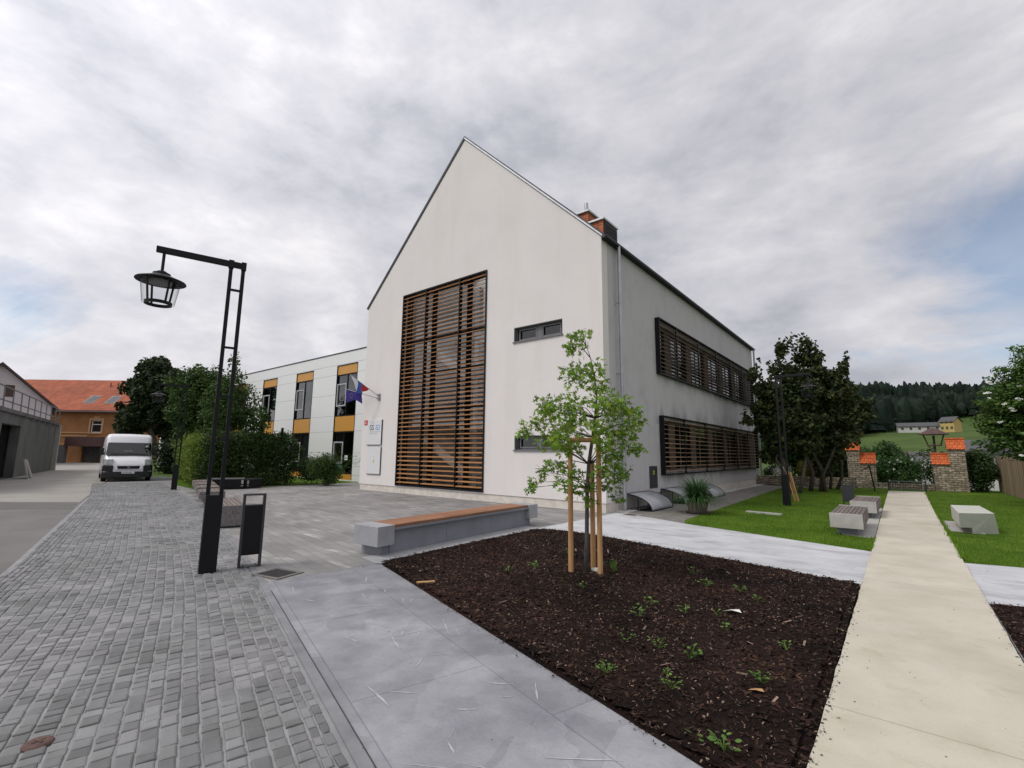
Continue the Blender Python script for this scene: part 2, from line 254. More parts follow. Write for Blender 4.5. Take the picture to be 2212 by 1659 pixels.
blotch(pz, 1.7, 0.60, 0.66, (1, 1, 1), (1.55, 1.53, 1.5), stretch=(0.45, 2.6, 1), det=3)
mt['plaza'] = brickover(pz, 1, 0.62, 0.16, 0.006, (0.72, 0.72, 0.72), rotz=R_(10), c1=(0.86,)*3, c2=(1.18,)*3, wob=0.02)
mt['white_pave'] = brickover(blotch(blotch(M('white_paving', (0.44, 0.445, 0.455), (0.55, 0.555, 0.565), sc_=1.3, rough=0.75, bump=0.15), 1.6, 0.52, 0.60, (1, 1, 1), (0.80, 0.80, 0.82), stretch=(0.8, 1.7, 1), det=5), 2.0, 0.6, 0.68, (1, 1, 1), (1.18, 1.17, 1.13), stretch=(0.5, 2.2, 1)), 1, 1.3, 0.32, 0.004, (0.86,)*3, rotz=R_(9), c1=(0.96,)*3, c2=(1.04,)*3)
mt['gutter'] = blotch(M('gutter_stone', (0.19, 0.19, 0.198), (0.27, 0.27, 0.28), sc_=3, rough=0.8, bump=0.3), 4, .3, .6, (.8, .8, .8)); mt['iron'] = M('cast_iron', (0.035, 0.035, 0.037), (0.07, 0.068, 0.065), sc_=20, rough=0.7)
mt['kerb'] = M('kerb_stone', (0.30, 0.30, 0.305), (0.38, 0.38, 0.385), sc_=3, rough=0.8, bump=0.2)
mt['path'] = brickover(blotch(blotch(M('concrete_path', (0.52, 0.482, 0.385), (0.585, 0.545, 0.45), sc_=0.8, rough=0.85, bump=0.2, bsc=90), 1.4, 0.36, 0.58, (0.88, 0.87, 0.85), det=7), 40, 0.28, 0.4, (0.88, 0.87, 0.85)), 1, 600, 4.1, 0.005, (0.66, 0.63, 0.57), c1=(0.975,)*3, c2=(1.03,)*3, offset=0.5, loc=(211, 0.3, 0))
mt['walk'] = brickover(M('brown_paver', (0.16, 0.15, 0.135), (0.23, 0.215, 0.19), sc_=3, rough=0.85, bump=0.3), 1, 0.22, 0.11, 0.005, (0.65,)*3, c1=(0.85,)*3, c2=(1.15,)*3)
mt['gravel_base'] = M('gravel_base', (0.30, 0.29, 0.275), (0.46, 0.45, 0.43), sc_=40, rough=0.9, bump=0.8, bsc=40, bdist=0.02)
mt['pebble'] = M('pebble', (0.38, 0.37, 0.35), (0.55, 0.54, 0.52), sc_=8, rough=0.8, island=0.35)
mt['mulch'] = M('bark_mulch', (0.005, 0.0035, 0.003), (0.026, 0.015, 0.0115), sc_=28, det=8, rough=0.95, bump=1.0, bsc=45, bdist=0.03, spec=0.1)
mt['chip'] = M('bark_chip', (0.008, 0.0055, 0.004), (0.052, 0.028, 0.021), sc_=9, rough=0.9, island=0.6, spec=0.15)
blotch(mt['path'], 120, .3, .42, (.90, .90, .88)); blotch(mt['path'], .7, .4, .6, (.93, .93, .93), stretch=(1.5, 1, 1)); blotch(mt['path'], 5.0, 0.58, 0.72, (1, 1, 1), (0.90, 0.88, 0.84), det=7)
blotch(mt['mulch'], 0.55, 0.38, 0.58, (.55, .55, .6), (1.5, 1.4, 1.35), det=3); blotch(mt['chip'], 0.55, 0.38, 0.58, (.55, .55, .6), (1.6, 1.45, 1.35), det=3)
mt['chip_light'] = M('pale_chip', (0.13, 0.085, 0.06), (0.27, 0.20, 0.15), sc_=9, rough=0.85, island=0.5, spec=0.15)
mt['lawn'] = blotch(M('lawn_ground', (0.060, 0.125, 0.012), (0.125, 0.205, 0.022), sc_=0.9, rough=0.95, bump=0.9, bsc=120, bdist=0.03, spec=0.1), 60, 0.3, 0.65, (0.7, 0.75, 0.7), (1.2, 1.15, 1.1))
blotch(mt['lawn'], .9, .36, .56, (.80, .86, .85)); blotch(mt['lawn'], 2.6, .56, .70, (1, 1, 1), (1.35, 1.12, 1.2), det=6)
mt['meadow'] = blotch(M('meadow', (0.055, 0.095, 0.022), (0.085, 0.125, 0.035), sc_=0.02, rough=0.95, spec=0.1), 0.08, 0.35, 0.6, (0.78, 0.8, 0.75))
mt['forest'] = M('forest_green', (0.010, 0.017, 0.013), (0.022, 0.034, 0.024), sc_=0.03, rough=0.95, island=0.45, spec=0.08)

# ------------------------------------------------------------------ builders
class MB:
    def __init__(s): s.v = []; s.f = []; s.m = []; s.cur = 0
    def add(s, vs, fs, xf=None):
        b = len(s.v)
        if xf is not None: vs = [xf @ Vector(q) for q in vs]
        s.v.extend(tuple(q) for q in vs); s.f.extend(tuple(i + b for i in f) for f in fs); s.m.extend([s.cur] * len(fs)); return s
    def mat(s, i): s.cur = i; return s
    def box(s, x0, x1, y0, y1, z0, z1, xf=None):
        v = [(x0, y0, z0), (x1, y0, z0), (x1, y1, z0), (x0, y1, z0), (x0, y0, z1), (x1, y0, z1), (x1, y1, z1), (x0, y1, z1)]
        return s.add(v, [(0, 3, 2, 1), (4, 5, 6, 7), (0, 1, 5, 4), (1, 2, 6, 5), (2, 3, 7, 6), (3, 0, 4, 7)], xf)
    def prism(s, poly, z0, z1, xf=None):
        n = len(poly); v = [(x, y, z0) for x, y in poly] + [(x, y, z1) for x, y in poly]
        return s.add(v, [tuple(range(n - 1, -1, -1)), tuple(range(n, 2 * n))] + [(i, (i + 1) % n, n + (i + 1) % n, n + i) for i in range(n)], xf)
    def tube(s, pts, r, k=8, cap=True, xf=None):
        pts = [Vector(p) for p in pts]; n = len(pts); rs = r if isinstance(r, (list, tuple)) else [r] * n; v = []; f = []
        for i, p in enumerate(pts):
            t = (pts[min(i + 1, n - 1)] - pts[max(i - 1, 0)]).normalized()
            a = t.cross(Vector((0, 0, 1)) if abs(t.z) < 0.9 else Vector((1, 0, 0))).normalized(); b = t.cross(a)
            for j in range(k):
                q = 2 * math.pi * (j + 0.5) / k; v.append(p + (a * math.cos(q) + b * math.sin(q)) * rs[i])
        for i in range(n - 1):
            for j in range(k):
                j2 = (j + 1) % k; f.append((i * k + j, (i + 1) * k + j, (i + 1) * k + j2, i * k + j2))
        if cap: f.append(tuple(range(k))); f.append(tuple(range((n - 1) * k + k - 1, (n - 1) * k - 1, -1)))
        return s.add(v, f, xf)
    def bar(s, a, b, w=0.05, k=4): return s.tube([a, b], w * 0.7071, k)
    def lathe(s, prof, c=(0, 0, 0), k=24, xf=None):
        v = []; f = []; n = len(prof)
        for r, z in prof:
            for j in range(k):
                q = 2 * math.pi * j / k; v.append((c[0] + r * math.cos(q), c[1] + r * math.sin(q), c[2] + z))
        for i in range(n - 1):
            for j in range(k): j2 = (j + 1) % k; f.append((i * k + j, i * k + j2, (i + 1) * k + j2, (i + 1) * k + j))
        return s.add(v, f, xf)
    def quad(s, a, b, c, d): return s.add([a, b, c, d], [(0, 1, 2, 3)])
    def build(s, name, mats, parent=None, bevel=0, smooth=False, shift=None, seg=2):
        if shift is not None: s.v = [(x - shift[0], y - shift[1], z - shift[2]) for x, y, z in s.v]
        me = bpy.data.meshes.new(name); me.from_pydata(s.v, [], s.f); me.update()
        for m in (mats if isinstance(mats, (list, tuple)) else [mats]): me.materials.append(mt[m] if isinstance(m, str) else m)
        if len(me.materials) > 1: me.polygons.foreach_set('material_index', s.m)
        if smooth: me.polygons.foreach_set('use_smooth', [True] * len(me.polygons))
        o = bpy.data.objects.new(name, me); COL.objects.link(o)
        if parent: o.parent = parent
        if bevel:
            b = o.modifiers.new('bevel', 'BEVEL'); b.width = bevel; b.segments = seg; b.limit_method = 'ANGLE'; b.angle_limit = R_(40)
        if smooth and bevel: pass
        return o
def tag(o, label, cat, group=None, kind=None):
    o['label'] = label
    if cat: o['category'] = cat
    if group: o['group'] = group
    if kind: o['kind'] = kind
    return o
def thing(name, label, cat, loc=(0, 0, 0), rz=0, group=None):
    o = bpy.data.objects.new(name, None); COL.objects.link(o); o.location = loc; o.rotation_euler = (0, 0, rz); o.empty_display_size = 0.2
    return tag(o, label, cat, group)
def struct(o, label=None, kind='structure'):
    o['kind'] = kind
    if label: o['label'] = label
    return o
def dup(root, loc, rz, label, group=None):
    r = root.copy(); COL.objects.link(r); r.location = loc; r.rotation_euler = (0, 0, rz); r['label'] = label
    if group: r['group'] = group
    for ch in root.children:
        c = ch.copy(); COL.objects.link(c); c.parent = r
        for g in ch.children: d = g.copy(); COL.objects.link(d); d.parent = c
    return r
def kids(mb, name, mats, parent, **k):     # mesh given in world coordinates, parented to an unrotated thing
    return mb.build(name, mats, parent, shift=tuple(parent.location), **k)
def sheet(name, poly, z, mat, label=None, thick=0.05):
    mb = MB(); tri = tessellate_polygon([[Vector((x, y, 0)) for x, y in poly]]); n = len(poly)
    fs = []
    for t in tri:
        a, b, c = [Vector(poly[i]).to_3d() if False else Vector((poly[i][0], poly[i][1], 0)) for i in t]
        fs.append(tuple(t) if (b - a).cross(c - a).z > 0 else tuple(reversed(t)))
    mb.add([(x, y, z) for x, y in poly], fs)
    area = sum(poly[i][0] * poly[(i + 1) % n][1] - poly[(i + 1) % n][0] * poly[i][1] for i in range(n))
    mb.add([(x, y, z) for x, y in poly] + [(x, y, z - thick) for x, y in poly], [((i, i + n, (i + 1) % n + n, (i + 1) % n) if area > 0 else (i, (i + 1) % n, (i + 1) % n + n, i + n)) for i in range(n)])
    return struct(mb.build(name, mat), label)
def wall_holes(mb, O, u, v, nrm, outer, holes, depth, back=True):
    """flat wall in the plane O+a*u+b*v, outer face towards nrm, with reveals"""
    O, u, v, nrm = Vector(O), Vector(u), Vector(v), Vector(nrm)
    polys = [[Vector((a, b, 0)) for a, b in outer]] + [[Vector((a, b, 0)) for a, b in h] for h in holes]
    flat = [q for p in polys for q in p]; tri = tessellate_polygon(polys)
    P = lambda q, d: O + u * q.x + v * q.y - nrm * d
    fs = []
    for t in tri:
        a, b, c = [P(flat[i], 0) for i in t]; fs.append(tuple(t) if (b - a).cross(c - a).dot(nrm) > 0 else tuple(reversed(t)))
    mb.add([P(q, 0) for q in flat], fs)
    if back: mb.add([P(q, depth) for q in flat], [tuple(reversed(f)) for f in fs])
    for k, p in enumerate(polys):
        n = len(p); mb.add([P(q, 0) for q in p] + [P(q, depth) for q in p], [(i, (i + 1) % n, n + (i + 1) % n, n + i) for i in range(n)])
    return mb
def rect(a0, b0, a1, b1): return [(a0, b0), (a1, b0), (a1, b1), (a0, b1)]
def text(s, size, mat, name, parent, loc, rot, mirror=False, ext=0.002, align='LEFT', sx=1.0):
    cu = bpy.data.curves.new(name, 'FONT'); cu.body = s; cu.size = size; cu.extrude = ext; cu.align_x = align
    o = bpy.data.objects.new(name, cu); COL.objects.link(o)
    me = bpy.data.meshes.new_from_object(o.evaluated_get(bpy.context.evaluated_depsgraph_get())); bpy.data.objects.remove(o)
    me.materials.clear(); me.materials.append(mt[mat] if isinstance(mat, str) else mat)
    o = bpy.data.objects.new(name, me); COL.objects.link(o); o.parent = parent; o.location = loc; o.rotation_euler = rot; o.scale = (-sx if mirror else sx, 1, 1)
    return o

# foliage: leaves as single small faces spread through ellipsoid clumps
def leafcloud(mb, blobs, n, size, shape='diamond', shell=0.55, up=0.35, droop=0.0, aspect=1.9, jit=0.35):
    tot = sum(b[3] * b[4] * b[5] for b in blobs) if len(blobs[0]) > 4 else sum(b[3] ** 3 for b in blobs)
    for b in blobs:
        rx, ry, rz = (b[3], b[4], b[5]) if len(b) > 4 else (b[3],) * 3
        k = int(n * (rx * ry * rz) / tot + rnd())
        for _ in range(k):
            d = Vector((random.gauss(0, 1), random.gauss(0, 1), random.gauss(0, 1))).normalized(); r = rnd() ** (shell)
            wob = 1 + 0.28 * noise.noise(d * 2.3 + Vector((b[0], b[1], b[2])))
            p = Vector((b[0] + d.x * rx * r * wob, b[1] + d.y * ry * r * wob, b[2] + d.z * rz * r * wob))
            nn = (d * 0.5 + Vector((U(-1, 1), U(-1, 1), U(-1, 1) + up))).normalized()
            a = nn.cross(Vector((U(-1, 1), U(-1, 1), U(-1, 1)))).normalized(); a = (a + Vector((0, 0, -droop))).normalized(); c = nn.cross(a).normalized()
            s = size * U(1 - jit, 1 + jit)
            leafface(mb, p, a, c, s, shape, aspect)
def leafface(mb, p, a, c, s, shape, aspect=1.9):
    if shape == 'diamond':
        h = s / aspect; mb.add([p - a * s * 0.5, p - a * s * 0.05 + c * h * 0.5, p + a * s * 0.5, p - a * s * 0.05 - c * h * 0.5], [(0, 1, 2, 3)])
    elif shape == 'oak':
        pts = [(0, -.04), (.34, -.13), (.18, -.05), (.16, -.30), (.33, -.36), (.42, -.10), (.50, -.10), (.62, -.34), (.72, -.30), (.66, -.08), (1.0, 0)]
        loop = pts + [(x, -y) for x, y in reversed(pts[:-1])]
        mb.add([p + a * (x * s) + c * (y * s) for x, y in loop], [tuple(range(len(loop)))])
    elif shape == 'blade':
        h = s * 0.09; mb.add([p - c * h, p + c * h, p + a * s], [(0, 1, 2)])
def trunk(mb, p0, p1, r0, r1, bend=0.1, k=8, n=6):
    p0, p1 = Vector(p0), Vector(p1); L_ = (p1 - p0).length; ph = U(0, 9)
    pts = [p0.lerp(p1, i / n) + Vector((math.sin(ph + i * 1.3), math.cos(ph * 1.7 + i * 1.1), 0)) * bend * L_ * 0.15 * math.sin(math.pi * i / n) for i in range(n + 1)]
    mb.tube(pts, [r0 + (r1 - r0) * (i / n) ** 0.8 for i in range(n + 1)], k); return pts
def sats(crown, k=6, q=.36):
    o = list(crown)
    for b in crown:
        rx, ry, rz_ = (b[3], b[4], b[5]) if len(b) > 4 else (b[3],) * 3
        for _ in range(k):
            d = Vector((random.gauss(0, 1), random.gauss(0, 1), random.gauss(0, 1) + .3)).normalized(); s_ = q * U(.6, 1.3)
            o.append((b[0] + d.x * rx * 1.08, b[1] + d.y * ry * 1.08, b[2] + d.z * rz_ * 1.08, rx * s_, ry * s_, rz_ * s_ * 1.2))
    return o
def tree(name, label, loc, crown, nleaf, size, lmat, stems, group=None, cat='tree', droop=0.0, shape='diamond', shell=0.5, bark='bark', rz=0, aspect=1.9, up=0.35, limb_to=None, tr=0.12):
    """crown: blobs in local coordinates; stems: (x0,y0, x1,y1,z1, r)"""
    t = thing(name, label, cat, loc, rz, group)
    mb = MB(); tops = []
    for x0, y0, x1, y1, z1, r in stems:
        pts = trunk(mb, (x0, y0, -0.05), (x1, y1, z1), r, r * 0.35, 0.5); tops.append((pts, r))
    for i, b in enumerate(crown[:limb_to]):
        pts, r = tops[i % len(tops)]
        k = max(2, min(len(pts) - 1, int(len(pts) * U(0.45, 0.95)))); q = pts[k]
        if b[2] > q.z * 0.6: trunk(mb, q, (b[0], b[1], b[2]), r * 0.35, r * 0.08, 0.7, 5, 4)
    mb.build('trunk', bark, t, smooth=True)
    c = MB(); leafcloud(c, sats(crown), nleaf, size, shape, shell, up, droop, aspect); c.build('crown', lmat, t)
    return t
def blobs(n, c, r, br, rng=0.35, flat=1.0):
    o = []
    for _ in range(n):
        d = Vector((random.gauss(0, 1), random.gauss(0, 1), random.gauss(0, 1))).normalized() * rnd() ** 0.4
        q = br * U(1 - rng, 1 + rng); o.append((c[0] + d.x * r[0], c[1] + d.y * r[1], c[2] + d.z * r[2], q, q, q * flat))
    return o

# ================================================================== SETTING: ground
def sstep(a, b, x):
    t = max(0.0, min(1.0, (x - a) / (b - a))); return t * t * (3 - 2 * t)
def hgt(x, y):
    d = math.hypot(x, y); z = -0.06
    z -= 4.0 * sstep(33.2, 47, y)
    if y > 60:
        z += (max(0, d - 85) * 0.083 * sstep(60, 120, y) + 14 * sstep(380, 640, d) * sstep(60, -60, x) + 17 * sstep(470, 640, d)) * sstep(.45, .85, y / d)
        z = min(z, 70 + 10 * sstep(0, -200, x))
        z += 1.2 * noise.noise(Vector((x * 0.02, y * 0.02, 0)))
    return z
def axis(lim):
    a = [0.0]; st = 2.0
    while a[-1] < lim: a.append(a[-1] + st); st *= 1.055
    return sorted([-q for q in a[1:]] + a)
xs = axis(1600); ys = axis(1600)
mb = MB(); mb.add([(x, y, hgt(x, y)) for y in ys for x in xs], [(j * len(xs) + i, j * len(xs) + i + 1, (j + 1) * len(xs) + i + 1, (j + 1) * len(xs) + i) for j in range(len(ys) - 1) for i in range(len(xs) - 1)])
struct(mb.build('terrain', 'meadow', smooth=True), 'green meadow rising to the hill')

AL = [(8, -1.52), (-2.28, 1.59), (-6.15, 2.76), (-9.33, 3.64), (-20, 6.1), (-28.3, 7.6), (-35, 9.1)]
BL = [(7.3, -4.15), (-2.9, -0.70), (-6.8, 0.27), (-9.95, 1.03), (-20.6, 3.5), (-28.9, 5.5), (-35.5, 7.1)]
sheet('street', [(8, -14)] + BL + [(-62, 12), (-80, 16), (-95, 20), (-95, -14)], -0.012, 'asphalt', 'smooth grey asphalt street')
sheet('street_band', [(-17.6, 2.72), (-19.3, 3.12), (-20.6, 1.9), (-24.2, -1.5), (-22.2, -2.2), (-19.2, 1.0)], -0.008, 'asphalt_dark', 'darker asphalt strip across the street')
sheet('far_street', [(-19.6, 3.2), (-28.9, 5.45), (-36, 7.1), (-62, 12), (-92, 19), (-92, 9), (-50, 5.8), (-38, 2.6), (-27, -3), (-24.6, -1.3), (-21, 1.9)], -0.004, 'asphalt_light', 'pale concrete street in front of the orange house')
sheet('cobble_bed', AL + BL[::-1], 0.0, 'mortar', 'pale mortar bed between the cobble setts')
sheet('slab_pavement', [(-6.15, 2.76), (-2.28, 1.59), (8, -1.52), (8, 7.0), (0.68, 7.6), (0.66, 5.4), (0.66, 2.0), (-0.47, 2.58), (-0.92, 2.73), (-5.98, 4.37)], 0.004, 'slab', 'large grey stone slabs with pale veins')
sheet('plaza', [(-35, 9.1), (-28.3, 7.6), (-20, 6.1), (-9.33, 3.64), (-6.15, 2.76), (-5.98, 4.37), (-6.15, 8.45), (-6.12, 12.2), (-18.3, 12.2), (-18.3, 15.1), (-22.5, 15.1), (-22.3, 10.7), (-22.6, 9.0), (-22.3, 7.2), (-26, 7.5), (-34, 9.6)], 0.006, 'plaza', 'grey plaza of narrow stone pavers')
sheet('white_pavement', [(-6.15, 8.45), (-5.9, 8.62), (-5.0, 8.62), (-4.12, 8.50), (-3.0, 8.22), (-0.47, 7.66), (-0.43, 10.38), (-3.99, 11.49), (-5.0, 11.93), (-6.12, 12.2)], 0.010, 'white_pave', 'pale stone pavement between the lawn and the mulch bed')
sheet('white_pavement', [(0.66, 7.62), (1.6, 7.8), (9, 9.4), (9, 12.0), (1.34, 10.41), (0.66, 10.25)], 0.010, 'white_pave', 'pale stone pavement right of the concrete path')
def wobble(P, step=.12, amp=.007):
    o = []
    for i in range(len(P)):
        a, b = P[i], P[(i + 1) % len(P)]; L_ = math.hypot(b[0] - a[0], b[1] - a[1]); k = max(1, int(L_ / step)); nx, ny = (b[1] - a[1]) / L_, -(b[0] - a[0]) / L_
        for j in range(k):
            t = j / k; q = amp * (noise.noise(Vector((a[0] + (b[0] - a[0]) * t, (a[1] + (b[1] - a[1]) * t), .5)) * 2.5) + .7 * noise.noise(Vector((a[0] * 9 + (b[0] - a[0]) * t * 9, (a[1] + (b[1] - a[1]) * t) * 9, .5)))) * (j > 0)
            o.append((a[0] + (b[0] - a[0]) * t + nx * q, a[1] + (b[1] - a[1]) * t + ny * q))
    return o
sheet('concrete_path', wobble([(-0.49, -3), (0.62, -3), (0.64, 5.4), (0.68, 10.2), (0.78, 20), (0.95, 29.4), (-0.38, 28.9), (-0.42, 18), (-0.44, 10), (-0.48, 3)]), 0.045, 'path', 'long straight beige concrete path', 0.15)
sheet('lawn', [(-4.0, 11.49), (-0.43, 10.36), (-0.36, 29.6), (-0.4, 33), (-3.1, 33), (-3.3, 28.8), (-4.75, 29.4), (-4.55, 23.3), (-4.2, 12.1)], 0.014, 'lawn', 'bright green lawn left of the concrete path')
sheet('lawn', [(0.70, 10.26), (1.34, 10.41), (9, 12.0), (9, 34), (-0.4, 34), (-0.4, 29.6), (0.9, 29.4), (0.78, 20)], 0.014, 'lawn', 'shaded green lawn right of the concrete path')
sheet('paver_walk', [(-5.92, 12.13), (-5.0, 11.93), (-3.99, 11.49), (-4.2, 12.1), (-4.55, 23.3), (-4.75, 29.4), (-6.4, 31.5), (-9, 31.5), (-5.92, 31.2)], 0.006, 'walk', 'brown paver walk along the building')
sheet('gravel_strip', [(-6.6, 12.1), (-5.92, 12.13), (-5.92, 31.4), (-6.6, 31.4)], 0.002, 'gravel_base', 'strip of pale gravel at the foot of the wall')
mb = MB()
for _ in range(2600):
    y = 12.5 + 18 * rnd() ** 1.3; x = U(-6.3, -5.93); r = U(0.014, 0.032)
    mb.add([(x - r, y, 0.006), (x, y - r, 0.006), (x + r, y, 0.006), (x, y + r, 0.006), (x, y, 0.006 + r)], [(0, 1, 4), (1, 2, 4), (2, 3, 4), (3, 0, 4)])
tag(mb.build('pebbles', 'pebble'), 'pale rounded pebbles along the foot of the side wall', 'pebbles', kind='stuff')
sheet('grass_verge', [(-22.6, 9.0), (-22.3, 10.7), (-22.5, 15.1), (-42, 15.2), (-42, 12), (-34, 9.6), (-26, 7.5), (-22.3, 7.2)], 0.010, 'lawn', 'strip of grass under the hedge')
for nm, poly in (('kerb_strip', [(-6.45, 4.40), (-5.98, 4.30), (-5.90, 4.36), (-6.02, 8.5), (-6.16, 8.6), (-6.52, 8.6)]),):
    sheet(nm, poly, 0.016, 'kerb', 'pale kerb strip between the long bench and the mulch bed')
sheet('kerb_strip', [(-4.72, 29.45), (-3.2, 28.7), (-3.1, 28.8), (-4.7, 29.6)], 0.05, 'concrete', 'thin pale kerb at the far end of the lawn')

def offs(P, d0, d1):
    a = []; b = []
    for i, p in enumerate(P):
        q = P[min(i + 1, len(P) - 1)]; o_ = P[max(i - 1, 0)]; t = Vector((q[0] - o_[0], q[1] - o_[1])).normalized(); n_ = Vector((t.y, -t.x))
        n_ = n_ if n_.y > 0 else -n_; a.append((p[0] + n_.x * d0, p[1] + n_.y * d0)); b.append((p[0] + n_.x * d1, p[1] + n_.y * d1))
    return a + b[::-1]
GA = [(8, -1.52), (-2.28, 1.59), (-4.2, 2.17), (-6.15, 2.76), (-9.33, 3.64), (-20, 6.1)]
sheet('gutter_strip', offs(GA, .0, .07), .012, 'gutter', 'narrow darker stone strip between the setts and the slabs')
sheet('gutter_joint', offs(GA[:3] + [(-5.75, 2.64)], .07, .077), .0135, 'iron', 'open dark joint beside the large slabs')
# raised granite setts
def along(P, t):
    i = min(int(t), len(P) - 2); a = t - i; return P[i][0] + (P[i + 1][0] - P[i][0]) * a, P[i][1] + (P[i + 1][1] - P[i][1]) * a
seglen = [math.hypot(AL[i + 1][0] - AL[i][0], AL[i + 1][1] - AL[i][1]) for i in range(len(AL) - 1)]; cum = [0]
for q in seglen: cum.append(cum[-1] + q)
def tpar(s):
    for i in range(len(seglen)):
        if s <= cum[i + 1]: return i + (s - cum[i]) / seglen[i]
    return len(seglen) - 1e-4
cols = []; wv = 0.02
while wv < 2.60:
    wd = U(0.088, 0.108) if wv < 2.25 else 0.062
    if wv < 0.1: wd = 0.06
    cols.append((wv, min(wd, 2.64 - wv))); wv += wd
mb = MB()
for w0, wd in cols:
    s = 7.0 + U(0, 0.1)
    while s < 38.0:
        ln = U(0.065, 0.135) if rnd() < 0.9 else U(0.13, 0.17)
        if wv > 2.25 and wd < 0.07: ln = U(0.09, 0.13)
        g = 0.005; pts = []
        for ss, ww in ((s + g / 2, w0 + 0.0078), (s + ln - g / 2, w0 + 0.0078), (s + ln - g / 2, w0 + wd - 0.0078), (s + g / 2, w0 + wd - 0.0078)):
            t = tpar(ss); a = along(AL, t); b = along(BL, t); k = (ww + 0.008 * math.sin(ss * 0.7 + 0.4)) / math.hypot(a[0] - b[0], a[1] - b[1])
            pts.append((a[0] + (b[0] - a[0]) * k + U(-.0045, .0045), a[1] + (b[1] - a[1]) * k + U(-.0045, .0045)))
        cx = sum(p[0] for p in pts) / 4; cy = sum(p[1] for p in pts) / 4; h = 0.006 + U(0, 0.008); tl = (U(-.004, .004), U(-.004, .004))
        lo = [(x, y, 0.001) for x, y in pts]; md = [(x + (cx - x) * .06, y + (cy - y) * .06, h * 0.72 + tl[0] * (x - cx) * 10 + tl[1] * (y - cy) * 10) for x, y in pts]
        tp = [(x + (cx - x) * .26, y + (cy - y) * .26, h + tl[0] * (x - cx) * 10 + tl[1] * (y - cy) * 10) for x, y in pts]
        fs = []
        for i in range(4):
            j = (i + 1) % 4; fs += [(i, i + 4, j + 4, j), (i + 4, i + 8, j + 8, j + 4)]
        fs.append((8, 11, 10, 9) ); fs = [tuple(reversed(f)) for f in fs] if False else fs
        mb.add(lo + md + tp, fs)
        s += ln
o = struct(mb.build('cobble_pavement', 'sett', smooth=False), 'grey granite cobble setts in long rows')
bm = bmesh.new(); bm.from_mesh(o.data); bmesh.ops.recalc_face_normals(bm, faces=bm.faces); bm.to_mesh(o.data); bm.free()
NSETT = len(mb.f)

# pale mineral veins in the slabs
random.seed(77)
mt['vein'] = M('vein', (0.37, 0.37, 0.39), (0.46, 0.46, 0.48), sc_=14, rough=0.75)
mb = MB()
for _ in range(80):
    x = U(-6.0, 0.5); ylo = 1.62 - (x + 2.28) * .302 + .12; yhi = (4.37 - (x + 5.98) * .325) - .1 if x < -.9 else 2.4
    if x > -.6 and rnd() < .5: continue
    y = U(ylo, yhi); a = random.choice((.55, .75, 1.1, 2.3, -.35, .2)) + U(-.25, .25); L_ = U(.05, .24) if rnd() < .7 else U(.25, .42); n_ = 7; w0 = U(.002, .0075); P_ = []
    for i in range(n_ + 1):
        t_ = i / n_ - .5; P_.append(Vector((x + math.cos(a) * L_ * t_ + U(-.003, .003), y + math.sin(a) * L_ * t_ + U(-.003, .003), .0065)))
        a += U(-.02, .02)
    if P_[-1].y > yhi or P_[0].y > yhi or P_[-1].y < ylo or P_[0].y < ylo: continue
    sd = Vector((-math.sin(a), math.cos(a), 0)); ws = [w0 * U(.3, 1.5) * math.sin(math.pi * (i + .4) / (n_ + .8)) for i in range(n_ + 1)]
    mb.add([p + sd * w_ for p, w_ in zip(P_, ws)] + [p - sd * w_ for p, w_ in zip(P_, ws)], [(i, i + n_ + 1, i + n_ + 2, i + 1) for i in range(n_)])
struct(mb.build('slab_veins', 'vein'), 'short pale mineral veins in the grey slabs')
random.seed(9)

# mulch beds
def bed(name, poly, label, nx=70, ny=80):
    x0 = min(p[0] for p in poly); x1 = max(p[0] for p in poly); y0 = min(p[1] for p in poly); y1 = max(p[1] for p in poly)
    sheet(name, poly, 0.012, 'mulch', label)
    def inside(x, y):
        c = False; n = len(poly)
        for i in range(n):
            xa, ya = poly[i]; xb, yb = poly[(i + 1) % n]
            if (ya > y) != (yb > y) and x < (xb - xa) * (y - ya) / (yb - ya) + xa: c = not c
        return c
    return inside
B1 = [(-5.98, 4.37), (-0.92, 2.73), (-0.49, 2.58), (-0.49, 7.66), (-1.57, 7.88), (-3.0, 8.20), (-4.12, 8.48), (-5.0, 8.6), (-5.9, 8.6), (-6.12, 8.4)]
B2 = [(0.66, 1.5), (6, 1.0), (6, 8.6), (1.6, 7.78), (0.68, 7.6)]
in1 = bed('mulch_bed', B1, 'dark bark mulch bed around the young tree'); in2 = bed('mulch_bed', B2, 'dark bark mulch bed right of the concrete path')
def mulchz(x, y): return 0.016 + 0.028 * (0.5 + 0.5 * noise.noise(Vector((x * 1.6, y * 1.6, 1)))) + 0.014 * noise.noise(Vector((x * 9, y * 9, 5)))
mb = MB(); g = 0.05
for ins, X0, X1, Y0, Y1 in ((in1, -6.2, -0.4, 2.5, 8.7), (in2, 0.6, 3.2, 3.5, 8.2)):
    idx = {}
    nx = int((X1 - X0) / g); ny = int((Y1 - Y0) / g)
    for j in range(ny):
        for i in range(nx):
            x = X0 + i * g; y = Y0 + j * g
            if all(ins(x + a, y + b) for a in (-0.01, g + 0.01) for b in (-0.01, g + 0.01)):
                q = [(x, y), (x + g, y), (x + g, y + g), (x, y + g)]; mb.add([(a, b, mulchz(a, b)) for a, b in q], [(0, 1, 2, 3)])
tag(mb.build('bark_mulch', 'mulch'), 'uneven dark brown bark mulch filling the beds', 'mulch', kind='stuff')
mb = MB()
